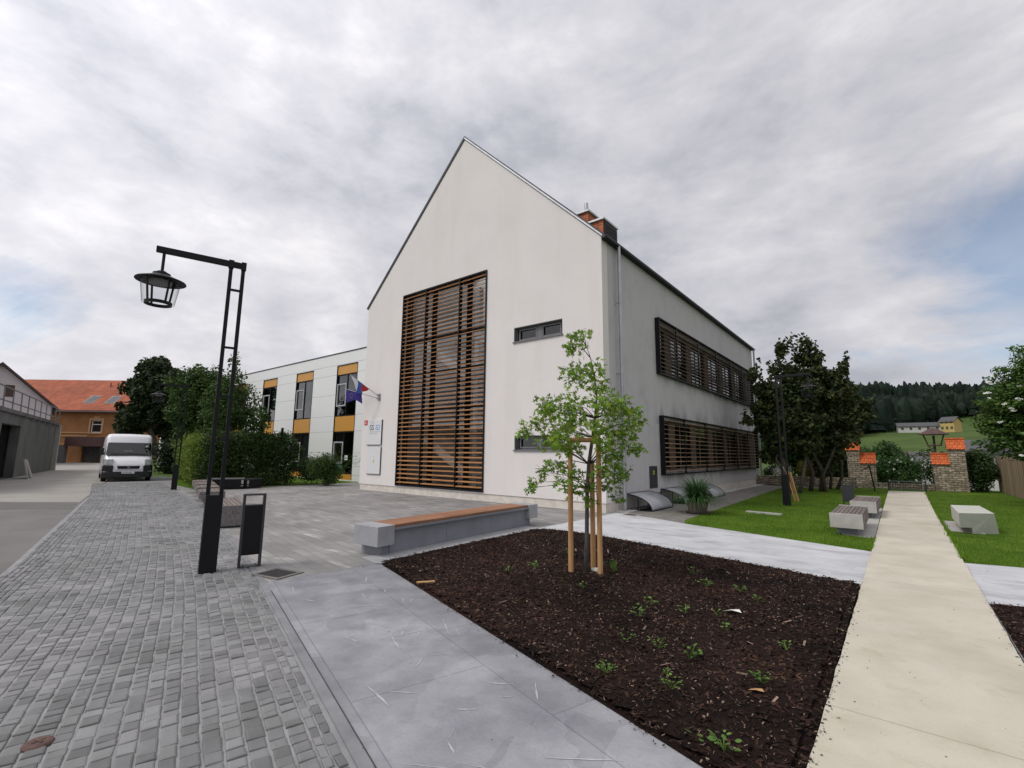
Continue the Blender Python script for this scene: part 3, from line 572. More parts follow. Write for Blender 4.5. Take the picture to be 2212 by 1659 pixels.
def chip(x, y, s, asp, m):
    mb.mat(m); a = U(0, 6.28); t = Vector((math.cos(a), math.sin(a), U(-.5, .6))).normalized(); n = Vector((U(-.6, .6), U(-.6, .6), 1)).normalized(); c = n.cross(t).normalized(); p = Vector((x, y, mulchz(x, y) + s * 0.12 + 0.002))
    h = s / asp; k = U(0.6, 1)
    mb.add([p - t * s / 2 - c * h / 2, p + t * s / 2 - c * h / 2 * k, p + t * s / 2 * k + c * h / 2, p - t * s / 2 + c * h / 2 * k], [(0, 1, 2, 3)])
for _ in range(42000):
    x, y = (U(-6.1, -0.45), U(2.6, 8.6)) if rnd() < 0.86 else (U(0.68, 2.4), U(4.2, 7.8))
    if not (in1(x, y) or in2(x, y)): continue
    pale = noise.noise(Vector((x * 0.7, y * 0.7, 9))) > -0.15
    if rnd() < (0.30 if pale else 0.10): chip(x, y, U(0.008, 0.026), U(1.6, 5), 1)
    else: chip(x, y, U(0.015, 0.045), U(1.5, 4), 0)
for _ in range(60):
    x, y = U(-5.6, -0.6), U(3, 8.2)
    if in1(x, y): chip(x, y, U(0.05, 0.11), U(3, 8), 1)
def lchip(x, y, z, s, asp, m):
    mb.mat(m); a = U(0, 6.28); t = Vector((math.cos(a), math.sin(a), 0)); c = Vector((-t.y, t.x, 0)); p = Vector((x, y, z)); h = s / asp
    mb.add([p - t * s / 2 - c * h / 2, p + t * s / 2 - c * h / 2 * .6, p + t * s / 2 * .8 + c * h / 2 + Vector((0, 0, s * .2)), p - t * s / 2 + c * h / 2], [(0, 1, 2, 3)])
for P_ in ((B1[0], B1[1], 240), (B1[2], B1[3], 300), ((0.66, 4.6), (0.68, 7.6), 120), (B1[4], B1[8], 120)):
    p, q, k_ = P_; dn = Vector((q[1] - p[1], p[0] - q[0])).normalized()
    for _ in range(k_):
        t_ = rnd(); o_ = abs(random.gauss(0, .035)) if p[0] != B1[2][0] and p[0] != .66 else -abs(random.gauss(0, .03))
        if p[0] == .66: o_ = -o_
        x = p[0] + (q[0] - p[0]) * t_; y = p[1] + (q[1] - p[1]) * t_
        zz_ = .049 if abs(dn.x) > .9 else .014
        if abs(dn.x) > .9: x += abs(o_) if p[0] < 0 else -abs(o_)
        elif p is B1[0]: x += -abs(dn.x) * o_; y += -abs(dn.y) * o_
        else: y += o_
        lchip(x, y, zz_, U(.006, .022), U(1.4, 4), 0 if rnd() < .8 else 1)
for _ in range(420):   # stray grit and twigs on the paving
    x = U(-7, .6); y = U(.3, 7)
    if in1(x, y): continue
    lchip(x, y, .049 if x > -.45 else .0165, U(.004, .014), U(1.2, 6), 0 if rnd() < .7 else 1)
tag(mb.build('wood_chips', ['chip', 'chip_light']), 'loose bark chips and pale splinters scattered over the mulch', 'wood chips', kind='stuff')

# short grass blades on the lawns
mb = MB()
def grassblade(x, y, h):
    a = U(0, 6.28); w_ = h * 0.13; dx, dy = math.cos(a) * w_, math.sin(a) * w_; lx, ly = U(-.35, .35) * h, U(-.35, .35) * h
    mb.add([(x - dx, y - dy, 0.013), (x + dx, y + dy, 0.013), (x + lx, y + ly, 0.013 + h)], [(0, 1, 2)])
for _ in range(42000):
    if rnd() < 0.62:
        y = 10.4 + 19 * rnd() ** 1.7; x = U(-4.5, -0.42)
        if y < 11.49 - (x + 4.0) * 0.311: continue
        if x < -4.0 - (y - 11.49) * 0.045: continue
        if -1.0 < x and 12.0 < y < 19.2 : continue
    else:
        y = 10.3 + 18 * rnd() ** 1.7; x = U(0.72 + (y - 10) * 0.012, 3.7)
        if y < 10.26 + (x - 0.7) * 0.215: continue
        if x < 1.5 and 13.9 < y < 16.6: continue
    grassblade(x, y, U(0.025, 0.06))
for _ in range(2500):   # ragged edges along the path
    y = 10.4 + 18 * rnd() ** 1.5; side = rnd() < 0.5
    grassblade((-0.43 - abs(random.gauss(0, .03))) if side and not 12 < y < 19.2 else (0.70 + (y - 10) * 0.012 - random.gauss(0.0, .025)), y, U(0.05, 0.085))
tag(mb.build('grass', 'grass'), 'short mown grass blades on both lawns', 'grass', kind='stuff')

# ================================================================== MAIN BUILDING
XL, XR, YF, YB = -18.2, -6.33, 12.03, 31.2; XM = (XL + XR) / 2; ZE, ZA = 8.10, 13.93
bld = thing('school_building', 'white rendered school building with a steep gable and a tall timber louvre', 'building', (XM, YF, 0))
X_, Y_, Z_ = (1, 0, 0), (0, 1, 0), (0, 0, 1)
LV = (-15.68, 0.30, -10.92, 8.18)
W1 = (-9.66, 5.30, -7.73, 5.80); W2 = (-9.60, 1.72, -7.73, 2.18)
mb = MB()
wall_holes(mb, (0, YF, 0), X_, Z_, (0, -1, 0), [(XL, 0.26), (XR, 0.26), (XR, ZE), (XM, ZA), (XL, ZE)], [rect(*LV), rect(*W1), rect(*W2)], 0.35)
kids(mb, 'gable_wall', 'plaster', bld)
mb = MB(); wall_holes(mb, (0, YF + 0.03, -0.1), X_, Z_, (0, -1, 0), rect(XL + 0.03, 0, XR - 0.03, 0.36), [], 0.3); wall_holes(mb, (XR - 0.03, 0, -0.1), Y_, Z_, (1, 0, 0), rect(YF + 0.332, 0, YB, 0.46), [], 0.3)
kids(mb, 'plinth', 'plinth', bld)
SU = (15.95, 4.45, 30.2, 6.5); SL = (16.05, 0.92, 30.5, 2.98)
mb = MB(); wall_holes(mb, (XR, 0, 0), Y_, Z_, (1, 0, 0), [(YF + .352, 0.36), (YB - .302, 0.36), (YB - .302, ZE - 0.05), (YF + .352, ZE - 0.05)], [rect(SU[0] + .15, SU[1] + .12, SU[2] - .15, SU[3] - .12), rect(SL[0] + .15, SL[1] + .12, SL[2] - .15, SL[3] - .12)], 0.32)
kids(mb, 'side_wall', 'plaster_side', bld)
mb = MB(); wall_holes(mb, (XL, 0, 0), Y_, Z_, (-1, 0, 0), rect(YF + .352, 0, YB - .302, ZE), [], 0.3); wall_holes(mb, (0, YB, 0), X_, Z_, (0, 1, 0), [(XL, 0), (XR, 0), (XR, ZE), (XM, ZA), (XL, ZE)], [], 0.3)
kids(mb, 'rear_wall', 'plaster', bld)
# roof: two slabs with a thin dark edge
mb = MB(); th = 0.10
for sx, xe in ((1, XR + 0.10), (-1, XL - 0.06)):
    ze = ZE + (-0.10 if sx > 0 else -0.06) + 0.02; nx = sx * math.sin(math.pi / 4) * th; nz = math.cos(math.pi / 4) * th
    a, b = Vector((xe, 0, ze)), Vector((XM, 0, ZA + 0.02)); nn = Vector((nx, 0, nz))
    at_ = Vector((a.x + nx, 0, a.z + nz)); bt_ = Vector((b.x, 0, b.z + th * 1.38))
    parts_ = [(YF - 0.035, YB + 0.06, 0, 1)] if sx > 0 else [(YF - 0.035, 12.6, 0, 1), (12.6, 16.4, 0, .36), (12.6, 16.4, .93, 1), (16.4, YB + 0.06, 0, 1)]   # opening added in the unseen left slope to light the stairs
    for ya, yb, t0, t1 in parts_:
        p0, p1, q1, q0 = a.lerp(b, t0), a.lerp(b, t1), at_.lerp(bt_, t1), at_.lerp(bt_, t0); v = []
        for y in (ya, yb): v += [(p0.x, y, p0.z), (p1.x, y, p1.z), (q1.x, y, q1.z), (q0.x, y, q0.z)]
        mb.add(v, [(0, 1, 2, 3), (7, 6, 5, 4), (0, 4, 5, 1), (1, 5, 6, 2), (2, 6, 7, 3), (3, 7, 4, 0)])
roof = kids(mb, 'roof', 'roof_dark', bld)
mb = MB()
for sx, xe, zo in ((1, XR + 0.05, 0), (-1, XL - 0.05, 0)):
    a = Vector((xe, YF - 0.045, ZE - 0.02)); b = Vector((XM, YF - 0.045, ZA + 0.03))
    if sx > 0: mb.add([a, b, b + Vector((0, 0, .07)), a + Vector((0, 0, .07)), a + Vector((0, .04, .07)), b + Vector((0, .04, .07))], [(0, 1, 2, 3), (3, 2, 5, 4)])
kids(mb, 'verge_flashing', 'zinc', bld)
mb = MB(); mb.box(XR + 0.004, XR + 0.20, YF - 0.02, YB + 0.1, ZE - 0.09, ZE + 0.01); kids(mb, 'eaves_gutter', 'black', bld, bevel=0.015)
def downpipe(y, x, zt):
    mb = MB(); mb.tube([(XR + 0.10, y, zt), (x, y, zt - 0.02), (x, y, zt - 0.14), (x, y, 0.5)], 0.052, 12); mb.tube([(x, y, 0.55), (x, y, -0.02)], 0.07, 12)
    for z in (1.5, 4.0, 6.2): mb.tube([(x, y, z), (x, y, z + 0.05)], 0.062, 12); mb.box(XR, x, y - 0.015, y + 0.015, z, z + 0.03)
    kids(mb, 'downpipe', 'zinc', bld, smooth=False)
downpipe(12.86, XR + 0.16, 8.06); downpipe(31.0, XR + 0.16, 8.0)
mb = MB(); mb.tube([(XR + 0.03, 13.15, 8.0), (XR + 0.03, 13.15, 0.1)], 0.008, 6); kids(mb, 'lightning_cable', 'zinc', bld)
def chimney(x0, x1, y0, y1, zt, pipe, vent):
    mb = MB(); mb.box(x0, x1, y0, y1, 7.9, zt); c = kids(mb, 'chimney', 'chimney_brick', bld)
    mb = MB(); mb.box(x0 - .06, x1 + .06, y0 - .06, y1 + .06, zt + .002, zt + 0.07); o = mb.build('chimney_cap', 'zinc', c, bevel=0.008, shift=tuple(bld.location))
    if pipe:
        mb = MB(); mb.tube([(x0 + .32, y0 + .22, zt + .07), (x0 + .32, y0 + .22, zt + .46)], 0.065, 12); mb.tube([(x0 + .32, y0 + .22, zt + .07), (x0 + .32, y0 + .22, zt + .12)], 0.12, 12); mb.build('flue', 'zinc', c, shift=tuple(bld.location))
    if vent:
        mb = MB(); mb.box(x1 + .002, x1 + .05, y0 + .03, y1 - .0, 8.15, zt - .05); 
        for k in range(7): mb.box(x1 + .05, x1 + .062, y0 + .07, y1 - .04, 8.22 + k * .08, 8.25 + k * .08)
        mb.build('vent_grille', 'black', c, shift=tuple(bld.location))
chimney(-7.80, -7.30, 12.97, 13.66, 9.62, True, False); chimney(-6.98, -6.46, 12.42, 13.28, 8.84, False, True)

# interior behind the stair louvre
mb = MB(); mb.box(-16.2, -16.0, YF + .36, 16.6, 0, 9.9); mb.box(-10.5, -10.3, YF + .36, 16.6, 0, 9.4); mb.box(-16.2, -10.3, 16.6, 16.8, 0, 12); mb.box(-12.0, -10.3, YF + .36, 16.7, 9.4, 9.5)
kids(mb, 'stairwell_wall', 'interior', bld)
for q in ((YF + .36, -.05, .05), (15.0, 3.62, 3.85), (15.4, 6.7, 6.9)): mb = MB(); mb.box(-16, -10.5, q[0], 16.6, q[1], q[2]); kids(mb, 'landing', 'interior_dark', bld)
mb = MB()
def flight(xa, za, xb, zb, y0, y1, n=11):
    for k in range(n):
        x0 = xa + (xb - xa) * k / n; x1 = xa + (xb - xa) * (k + 1) / n; z = za + (zb - za) * (k + 1) / n
        mb.box(min(x0, x1), max(x0, x1), y0, y1, z - 0.2, z)
    d = 0.27; mb.add([(xa, y0 - .03, za - d), (xb, y0 - .03, zb - d), (xb, y0 - .03, zb + .10), (xa, y0 - .03, za + .10), (xa, y0, za - d), (xb, y0, zb - d), (xb, y0, zb + .10), (xa, y0, za + .10)], [(0, 1, 2, 3), (7, 6, 5, 4), (3, 2, 6, 7), (1, 0, 4, 5)])
for q in ((-12.3, 1.0, -14.65, 2.33, 12.50, 13.5), (-12.3, 4.6, -14.7, 6.08, 12.50, 13.5), (-15.2, 2.3, -11.6, 4.0, 15.2, 16.4), (-11.2, 5.4, -13.2, 6.6, 14.0, 15.0)):
    mb = MB(); flight(*q); kids(mb, 'stair_flight', 'stair', bld)
mb = MB(); mb.box(-13.75, -13.5, 14.4, 14.65, 0, 8.8); kids(mb, 'column', 'stair', bld)

# tall louvre screen
mb = MB(); y0 = YF - 0.04; y1 = YF + 0.11
mb.box(LV[0], LV[0] + .05, y0, y1, LV[1], LV[3]); mb.box(LV[2] - .05, LV[2], y0, y1, LV[1], LV[3]); mb.box(LV[0] + .05, LV[2] - .05, y0, y1, LV[3] - .05, LV[3]); mb.box(LV[0] + .05, LV[2] - .05, y0, y1, LV[1], LV[1] + .05)
for x in (-14.22, -12.30): mb.box(x - .022, x + .022, y0 + .004, y1, LV[1] + .05, LV[3] - .05)
lf = kids(mb, 'louvre_frame', 'black', bld)
def slatprof(y, z, t): # small leaning blade
    return [(y - .046, z + .002), (y - .044, z - .020), (y - .030, z - .030), (y + .046, z + .010), (y + .044, z + .028)]
for a, b in ((LV[0] + .055, -14.245), (-14.195, -12.325), (-12.275, LV[2] - .055)):
    mb = MB(); z = 0.44
    while z < 8.1:
        pr = slatprof(YF + .03, z, 0); dz = U(-.004, .004); v = [(a, y, q + dz) for y, q in pr] + [(b, y, q - dz) for y, q in pr]
        mb.add(v, [(4, 3, 2, 1, 0), (5, 6, 7, 8, 9)] + [(i, (i + 1) % 5, (i + 1) % 5 + 5, i + 5) for i in range(5)]); z += 0.1685
    kids(mb, 'louvre_slats', 'slat', bld)
mb = MB(); gy = YF + .30
for x in (LV[0] + .04, -14.05, -13.95, -12.1, -12.0, LV[2] - .04): mb.box(x - .05, x + .05, gy - .06, gy + .03, LV[1], LV[3])
for x in (-15.35, -14.0, -12.05): mb.box(x - .03, x + .03, gy - .13, gy - .062, LV[1] + .1, LV[3] - .1)
for z in (LV[1] + .05, 2.3, 3.3, 4.75, 6.15, LV[3] - .05): mb.box(LV[0] + .09, LV[2] - .09, gy - .05, gy + .02, z - .05, z + .05)
gf = kids(mb, 'glazing_frame', 'black', bld)
mb = MB(); mb.box(LV[0], LV[2], gy - .008, gy, LV[1], LV[3]); mb.build('pane', 'glass_stair', gf, shift=tuple(bld.location))

def window(parent, x0, z0, x1, z1, y, mfr, mgl, divs=(0.5,), fw=0.055, depth=0.06, nm='window', transoms=(), room=True):
    """a framed window in a wall facing -Y; parent unrotated"""
    mb = MB(); mb.box(x0, x0 + fw, y, y + depth, z0, z1); mb.box(x1 - fw, x1, y, y + depth, z0, z1); mb.box(x0 + fw, x1 - fw, y, y + depth, z1 - fw, z1); mb.box(x0 + fw, x1 - fw, y, y + depth, z0, z0 + fw)
    for d in divs: x = x0 + (x1 - x0) * d; mb.box(x - fw / 2, x + fw / 2, y + .002, y + depth, z0 + fw, z1 - fw)
    for a, b, z in transoms: mb.box(x0 + (x1 - x0) * a + fw / 2, x0 + (x1 - x0) * b - fw / 2, y + .004, y + depth, z - fw / 2, z + fw / 2)
    w_ = kids(mb, nm, mfr, parent)
    mb = MB(); mb.box(x0 + .01, x1 - .01, y + depth * .55, y + depth * .55 + .01, z0 + .01, z1 - .01); mb.build('pane', mgl, w_, shift=tuple(parent.location))
    if room:
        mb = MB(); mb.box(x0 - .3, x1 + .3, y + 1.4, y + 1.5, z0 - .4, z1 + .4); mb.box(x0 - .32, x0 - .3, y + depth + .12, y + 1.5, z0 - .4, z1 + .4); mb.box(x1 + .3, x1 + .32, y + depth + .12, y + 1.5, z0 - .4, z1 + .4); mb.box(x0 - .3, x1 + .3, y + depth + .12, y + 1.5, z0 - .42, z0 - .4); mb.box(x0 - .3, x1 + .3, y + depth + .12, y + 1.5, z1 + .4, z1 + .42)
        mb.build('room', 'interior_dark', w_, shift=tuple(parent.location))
    return w_
for x0, z0, x1, z1 in (W1, W2):
    w_ = window(bld, x0, z0, x1, z1, YF + .16, 'greyframe', 'glass_dark', divs=(), fw=0.04)
    mb = MB()
    for a, b in ((x0 + .12, x0 + .86), (x1 - .86, x1 - .12)):
        t = .045; mb.box(a, a + t, YF + .135, YF + .17, z0 + .06, z1 - .06); mb.box(b - t, b, YF + .135, YF + .17, z0 + .06, z1 - .06); mb.box(a + t, b - t, YF + .135, YF + .17, z0 + .06, z0 + .06 + t); mb.box(a + t, b - t, YF + .135, YF + .17, z1 - .06 - t, z1 - .06)
    mb.box(x0 + .87, x1 - .87, YF + .14, YF + .17, z0 + .03, z1 - .03)
    mb.build('sashes', 'greyframe', w_, shift=tuple(bld.location))
    mb = MB(); mb.box(x0 - .03, x1 + .03, YF - .045, YF + .159, z0 - .035, z0 + .004); mb.build('sill', 'greyframe', w_, shift=tuple(bld.location))
    mb = MB(); mb.box(x0 + .001, x0 + .016, YF + .002, YF + .159, z0, z1); mb.box(x0 + .017, x1 - .002, YF + .002, YF + .159, z1 - .016, z1 - .001); mb.build('reveal_lining', 'greyframe', w_, shift=tuple(bld.location))

# box louvres standing proud of the side wall
def side_louvre(y0, z0, y1, z1, posts, n, slm):
    xo = XR + 0.17; mb = MB(); t = .035
    mb.box(XR, xo, y0, y0 + t, z0, z1); mb.box(XR, xo, y1 - t, y1, z0, z1); mb.box(XR, xo, y0 + t, y1 - t, z1 - t, z1); mb.box(XR, xo, y0 + t, y1 - t, z0, z0 + t)
    for p in posts: mb.box(xo - .07, xo - .012, p - .03, p + .03, z0 + t, z1 - t)
    f = kids(mb, 'louvre_frame', 'black', bld)
    mb = MB(); seg = [y0 + t] + list(posts) + [y1 - t]
    for i in range(len(seg) - 1):
        for k in range(n):
            z = z0 + t + .03 + (z1 - z0 - 2 * t - .06) * (k + .5) / n
            a, b = seg[i] + .005, seg[i + 1] - .005; pr = [(xo - .012, z - .002), (xo - .016, z - .022), (xo - .100, z - .008), (xo - .096, z + .010)]
            mb.add([(x, a, q) for x, q in pr] + [(x, b, q) for x, q in pr], [(0, 1, 2, 3), (7, 6, 5, 4)] + [(i2, i2 + 4, (i2 + 1) % 4 + 4, (i2 + 1) % 4) for i2 in range(4)])
    kids(mb, 'louvre_slats', slm, bld)
    mb = MB(); xg = XR - .20
    mb.box(xg - .05, xg, y0 + .16, y1 - .16, z0 + .12, z0 + .2); mb.box(xg - .05, xg, y0 + .16, y1 - .16, z1 - .2, z1 - .12)
    y = y0 + .2; k = 0
    while y < y1 - .5:
        mb.box(xg - .05, xg, y - .04, y + .04, z0 + .2, z1 - .2); y += 1.2; k += 1
    fr = kids(mb, 'window_frame', 'greyframe', bld)
    mb = MB(); mb.box(xg - .03, xg - .02, y0 + .16, y1 - .16, z0 + .12, z1 - .12); mb.build('pane', 'glass_dark', fr, shift=tuple(bld.location))
    mb = MB(); mb.box(xg - 1.6, xg - 1.5, y0, y1, z0, z1 + .3); mb.box(xg - 1.5, xg - .1, y0, y1, z1 + .2, z1 + .3); mb.box(xg - 1.5, xg - .1, y0, y1, z0 - .1, z0)
    mb.build('room', 'interior_dark', fr, shift=tuple(bld.location))
    y = y0 + 1.3
    while y < y1 - 1:
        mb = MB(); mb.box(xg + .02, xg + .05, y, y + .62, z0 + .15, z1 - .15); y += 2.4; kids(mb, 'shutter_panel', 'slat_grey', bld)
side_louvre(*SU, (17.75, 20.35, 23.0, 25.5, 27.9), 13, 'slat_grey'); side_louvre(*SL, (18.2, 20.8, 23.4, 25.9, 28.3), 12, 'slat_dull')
# meter cabinet in the side wall
mb = MB(); mb.box(XR - .01, XR + .018, 15.05, 15.70, 0.52, 1.24); cb = kids(mb, 'wall_cabinet', 'anthracite', bld, bevel=0.006)
mb = MB()
for i in (0, 1):
    for j in (0, 1): mb.box(XR + .019, XR + .022, 15.30 + i * .075, 15.365 + i * .075, 0.96 + j * .075, 1.025 + j * .075)
mt['lime'] = M('lime_sticker', (0.35, 0.42, 0.06), var=0.05); mb.build('sticker', 'lime', cb, shift=tuple(bld.location))

# sign board, lower box and small red plaque on the gable wall
mt['sign'] = M('sign_white', (0.70, 0.70, 0.70), var=0.01, sc_=1, rough=0.4, world=False); mt['signblack'] = M('sign_black', (0.01, 0.012, 0.016)); mt['signblue'] = M('sign_blue', (0.10, 0.32, 0.62)); mt['red'] = M('plaque_red', (0.55, 0.03, 0.03)); mt['signgrey'] = M('sign_grey', (0.42, 0.42, 0.44)); mt['yellow'] = M('warning_yellow', (0.55, 0.47, 0.08))
sg = thing('sign_board', 'white school sign board with a black and blue emblem on the gable wall', 'sign', (-17.75, YF, 1.92))
mb = MB(); mb.box(0, 1.02, -.035, 0.0, 0, 1.06); mb.build('panel', 'sign', sg, bevel=0.004)
mb = MB(); mb.box(1.02, 1.035, -.05, 0.0, -.015, 1.06); mb.box(0.0, 1.02, -.05, 0.0, -.015, 0.0); mb.build('edge_trim', 'anthracite', sg)
text('GS', 0.32, 'signblack', 'lettering', sg, (0.16, -.038, 0.62), (R_(90), 0, 0), sx=0.82)
text('GS', 0.32, 'signblue', 'lettering', sg, (0.90, -.038, 0.62), (R_(90), 0, 0), mirror=True, sx=0.82)
mb = MB(); mb.add([(0.375, -.037, 0.91), (0.395, -.037, 0.91), (0.43, -.037, 0.935), (0.415, -.037, 0.945), (0.385, -.037, 0.922), (0.355, -.037, 0.945), (0.34, -.037, 0.935)], [(0, 1, 2, 3, 4, 5, 6)]); mb.build('caron_mark', 'signblack', sg)
for z, a, b in ((.53, .16, .90), (.46, .16, .72)):
    x = a; mb = MB()
    while x < b: q = U(.015, .04); mb.box(x, x + q, -.0375, -.0352, z, z + .025); x += q + .012
    mb.build('small_print', 'signgrey', sg)
bx = thing('wall_box', 'white flush wall box with a yellow warning triangle below the sign board', 'wall box', (-17.66, YF, 0.70))
mb = MB(); mb.box(0, .94, -.03, 0.0, 0, 1.13); mb.build('door', 'sign', bx, bevel=0.004)
mb = MB(); mb.box(.94, .955, -.045, 0, -.015, 1.13); mb.box(0, .94, -.045, 0, -.015, 0); mb.build('edge_trim', 'anthracite', bx)
mb = MB(); mb.add([(.42, -.033, .50), (.54, -.033, .50), (.48, -.033, .62)], [(0, 1, 2)]); mb.box(.455, .505, -.034, -.031, .455, .485); mb.build('warning_triangle', 'yellow', bx)
mb = MB(); mb.tube([(.48, -.03, .70), (.48, -.04, .70)], .022, 10); mb.build('lock', 'signgrey', bx)
rp = thing('plaque', 'small red plaque with a white symbol left of the sign board', 'plaque', (-18.02, YF, 2.78))
mb = MB(); mb.box(0, .22, -.02, 0, 0, .20); mb.build('plate', 'red', rp)
mb = MB(); mb.box(.05, .17, -.023, -.021, .04, .06); mb.box(.095, .125, -.023, -.021, .06, .12); mb.box(.06, .16, -.023, -.021, .085, .10); mb.add([(.07, -.022, .12), (.15, -.022, .12), (.11, -.022, .165)], [(0, 1, 2)]); mb.build('symbol', 'sign', rp)

# flags on a double bracket
br = thing('flag_bracket', 'steel double flag bracket on the gable wall', 'bracket', (-17.05, YF, 3.95))
mb = MB(); mb.box(-.10, .10, -.02, 0, -.16, .16); mb.box(-.03, .03, -.12, -.02, -.12, -.02); mb.box(-.03, .03, -.12, -.02, .03, .12); mb.build('plate', 'zinc', br, bevel=0.005)
mt['eu_blue'] = M('flag_blue', (0.050, 0.035, 0.22), var=0.1, sc_=8, rough=0.8); mt['flag_white'] = M('flag_white', (0.7, 0.7, 0.72)); mt['flag_red'] = M('flag_red', (0.40, 0.02, 0.03)); mt['flag_mid'] = M('flag_midblue', (0.04, 0.10, 0.38)); mt['star'] = M('flag_star', (0.6, 0.5, 0.1))
def flag(name, label, base, tip, stripes, drop, width, s0, seed, twist):
    random.seed(seed); t = thing(name, label, 'flag', base)
    b = Vector(base); d = Vector(tip) - b
    mb = MB(); mb.tube([(0, 0, 0), tuple(d)], [.018, .012], 8); mb.tube([tuple(d), tuple(d + d.normalized() * .03)], .02, 8); mb.build('pole', 'zinc', t)
    n = 16; m = 14; mb = MB(); v = []
    for i in range(n + 1):
        a = i / n; p = d * (s0 + (0.97 - s0) * a)
        for j in range(m + 1):
            h = j / m; fold = 0.055 * math.sin(a * 11 + h * twist) * (0.25 + h)
            gather = 1 - 0.35 * h * width
            q = d * (s0 + (0.97 - s0) * (0.5 + (a - 0.5) * gather)); v.append(tuple(q + Vector((fold * 0.5, fold, -drop * h * (0.8 + 0.25 * math.sin(a * 5 + seed))))))
    for i in range(n):
        for j in range(m):
            k = min(len(stripes) - 1, int((i / n if stripes[0] == 'along' else j / m) * (len(stripes) - 1))) ; mb.cur = k if stripes[0] != 'along' else k
            mb.add([v[i * (m + 1) + j], v[(i + 1) * (m + 1) + j], v[(i + 1) * (m + 1) + j + 1], v[i * (m + 1) + j + 1]], [(0, 1, 2, 3)])
    mb.build('cloth', [s for s in stripes if s != 'along'], t, smooth=True)
    return t, d
f1, d1 = flag('flag', 'purple blue flag hanging from the lower pole on the gable', (-17.06, YF - .12, 3.90), (-18.15, YF - .95, 4.28), ['along', 'eu_blue'], 0.54, 0.3, 0.48, 3, 2.0)
mb = MB()
for k in range(7):
    a = k / 7 * 6.28; c = d1 * 0.76 + Vector((math.cos(a) * .10, -.085, -.2 + math.sin(a) * .10)); mb.add([c + Vector((math.cos(q) * r, 0, math.sin(q) * r)) for q, r in [(i * .628, .022 if i % 2 else .009) for i in range(10)]], [tuple(range(10))])
mb.build('stars', 'star', f1)
flag('flag', 'white blue and red flag hanging twisted from the upper pole on the gable', (-17.06, YF - .12, 4.03), (-17.75, YF - 1.0, 4.85), ['along', 'flag_red', 'flag_mid', 'flag_white'], 0.48, 1.5, 0.3, 5, 3.5)
random.seed(11)

# ================================================================== WING
YW = 14.95; wing = thing('school_wing', 'long white panelled school wing with ochre window strips', 'building', (-30, YW, 0))
strips = [(-25.53, -23.37), (-30.44, -28.25), (-35.33, -33.16), (-40.2, -38.05), (-45.1, -42.9), (-50, -47.8)]
mb = MB(); wall_holes(mb, (0, YW, 0), X_, Z_, (0, -1, 0), rect(-58, 0, -18.1, 7.42), [rect(a, 0.06, b, 6.70) for a, b in strips], 0.25)
mb.box(-58, -18.1, YW + .26, YW + 10, 7.2, 7.35); mb.box(-58.2, -58, YW, YW + 10, 0, 7.35); mb.box(-58, -18.1, YW + 9.9, YW + 10, 0, 7.2)
kids(mb, 'cladding', 'panel_white', wing)
mb = MB(); mb.box(-58.1, -18.05, YW - .03, YW + .3, 7.42, 7.48); kids(mb, 'parapet_cap', 'anthracite', wing)
mb = MB()
for z in (0.34, 1.56, 2.77, 3.69, 4.95, 6.14, 6.74):
    e = [-58] + sorted([q for s in strips for q in s]) + [-18.2]
    for i in range(0, len(e), 2):
        if i + 1 < len(e): mb.box(e[i], e[i + 1], YW - .0035, YW + .001, z - .009, z + .009)
    if z > 6.7: mb.box(-58, -18.2, YW - .003, YW + .0005, z - .009, z + .009)
kids(mb, 'panel_joints', 'signgrey', wing)
for i, (a, b) in enumerate(strips):
    mb = MB(); mb.box(a, a + .04, YW - .012, YW + .2, .06, 6.7); mb.box(b - .04, b, YW - .012, YW + .2, .06, 6.7); mb.box(a + .04, b - .04, YW - .012, YW + .2, 6.66, 6.7); kids(mb, 'strip_frame', 'black', wing)
    for z0, z1 in ((6.13, 6.655), (2.78, 3.64), (0.065, 0.37)):
        mb = MB(); mb.box(a + .045, b - .045, YW + .03, YW + .08, z0, z1); kids(mb, 'ochre_panel', 'panel_ochre', wing)
    for z0, z1 in ((3.66, 6.11), (0.39, 2.76)):
        w_ = window(wing, a + .045, z0, b - .045, z1, YW + .05, 'black', 'glass', divs=(0.5,), fw=.05, room=True)
        sz0, sz1 = (z0 + .58, z0 + 1.92) if z0 > 2 else (z0 + .55, z0 + 1.80)
        mb = MB(); x0, x1 = a + .075, (a + b) / 2 - .03; t = .075
        mb.box(x0, x0 + t, YW + .02, YW + .07, sz0, sz1); mb.box(x1 - t, x1, YW + .02, YW + .07, sz0, sz1); mb.box(x0 + t, x1 - t, YW + .02, YW + .07, sz1 - t, sz1); mb.box(x0 + t, x1 - t, YW + .02, YW + .07, sz0, sz0 + t)
        mb.build('sash', 'signgrey' if i < 3 else 'greyframe', w_, shift=tuple(wing.location))
        if rnd() < 0.8:
            mb = MB(); mb.box((a + b) / 2 + .06, b - .12, YW + .18, YW + .19, z0 + U(.7, 1.1), z1 - .08); mb.build('blind', 'blind' if 'blind' in mt else mt.setdefault('blind', M('roller_blind', (0.34, 0.40, 0.40), var=0.04)), w_, shift=tuple(wing.location))
mb = MB(); mb.box(-25.05, -24.5, YW + .075, YW + .085, 0.42, 0.86); mt['teal'] = M('teal_board', (0.03, 0.22, 0.22)); kids(mb, 'teal_board', 'teal', wing)
mb = MB(); mb.box(-24.30, -24.0, YW + .075, YW + .08, 1.15, 1.42); kids(mb, 'paper_notice', 'sign', wing)

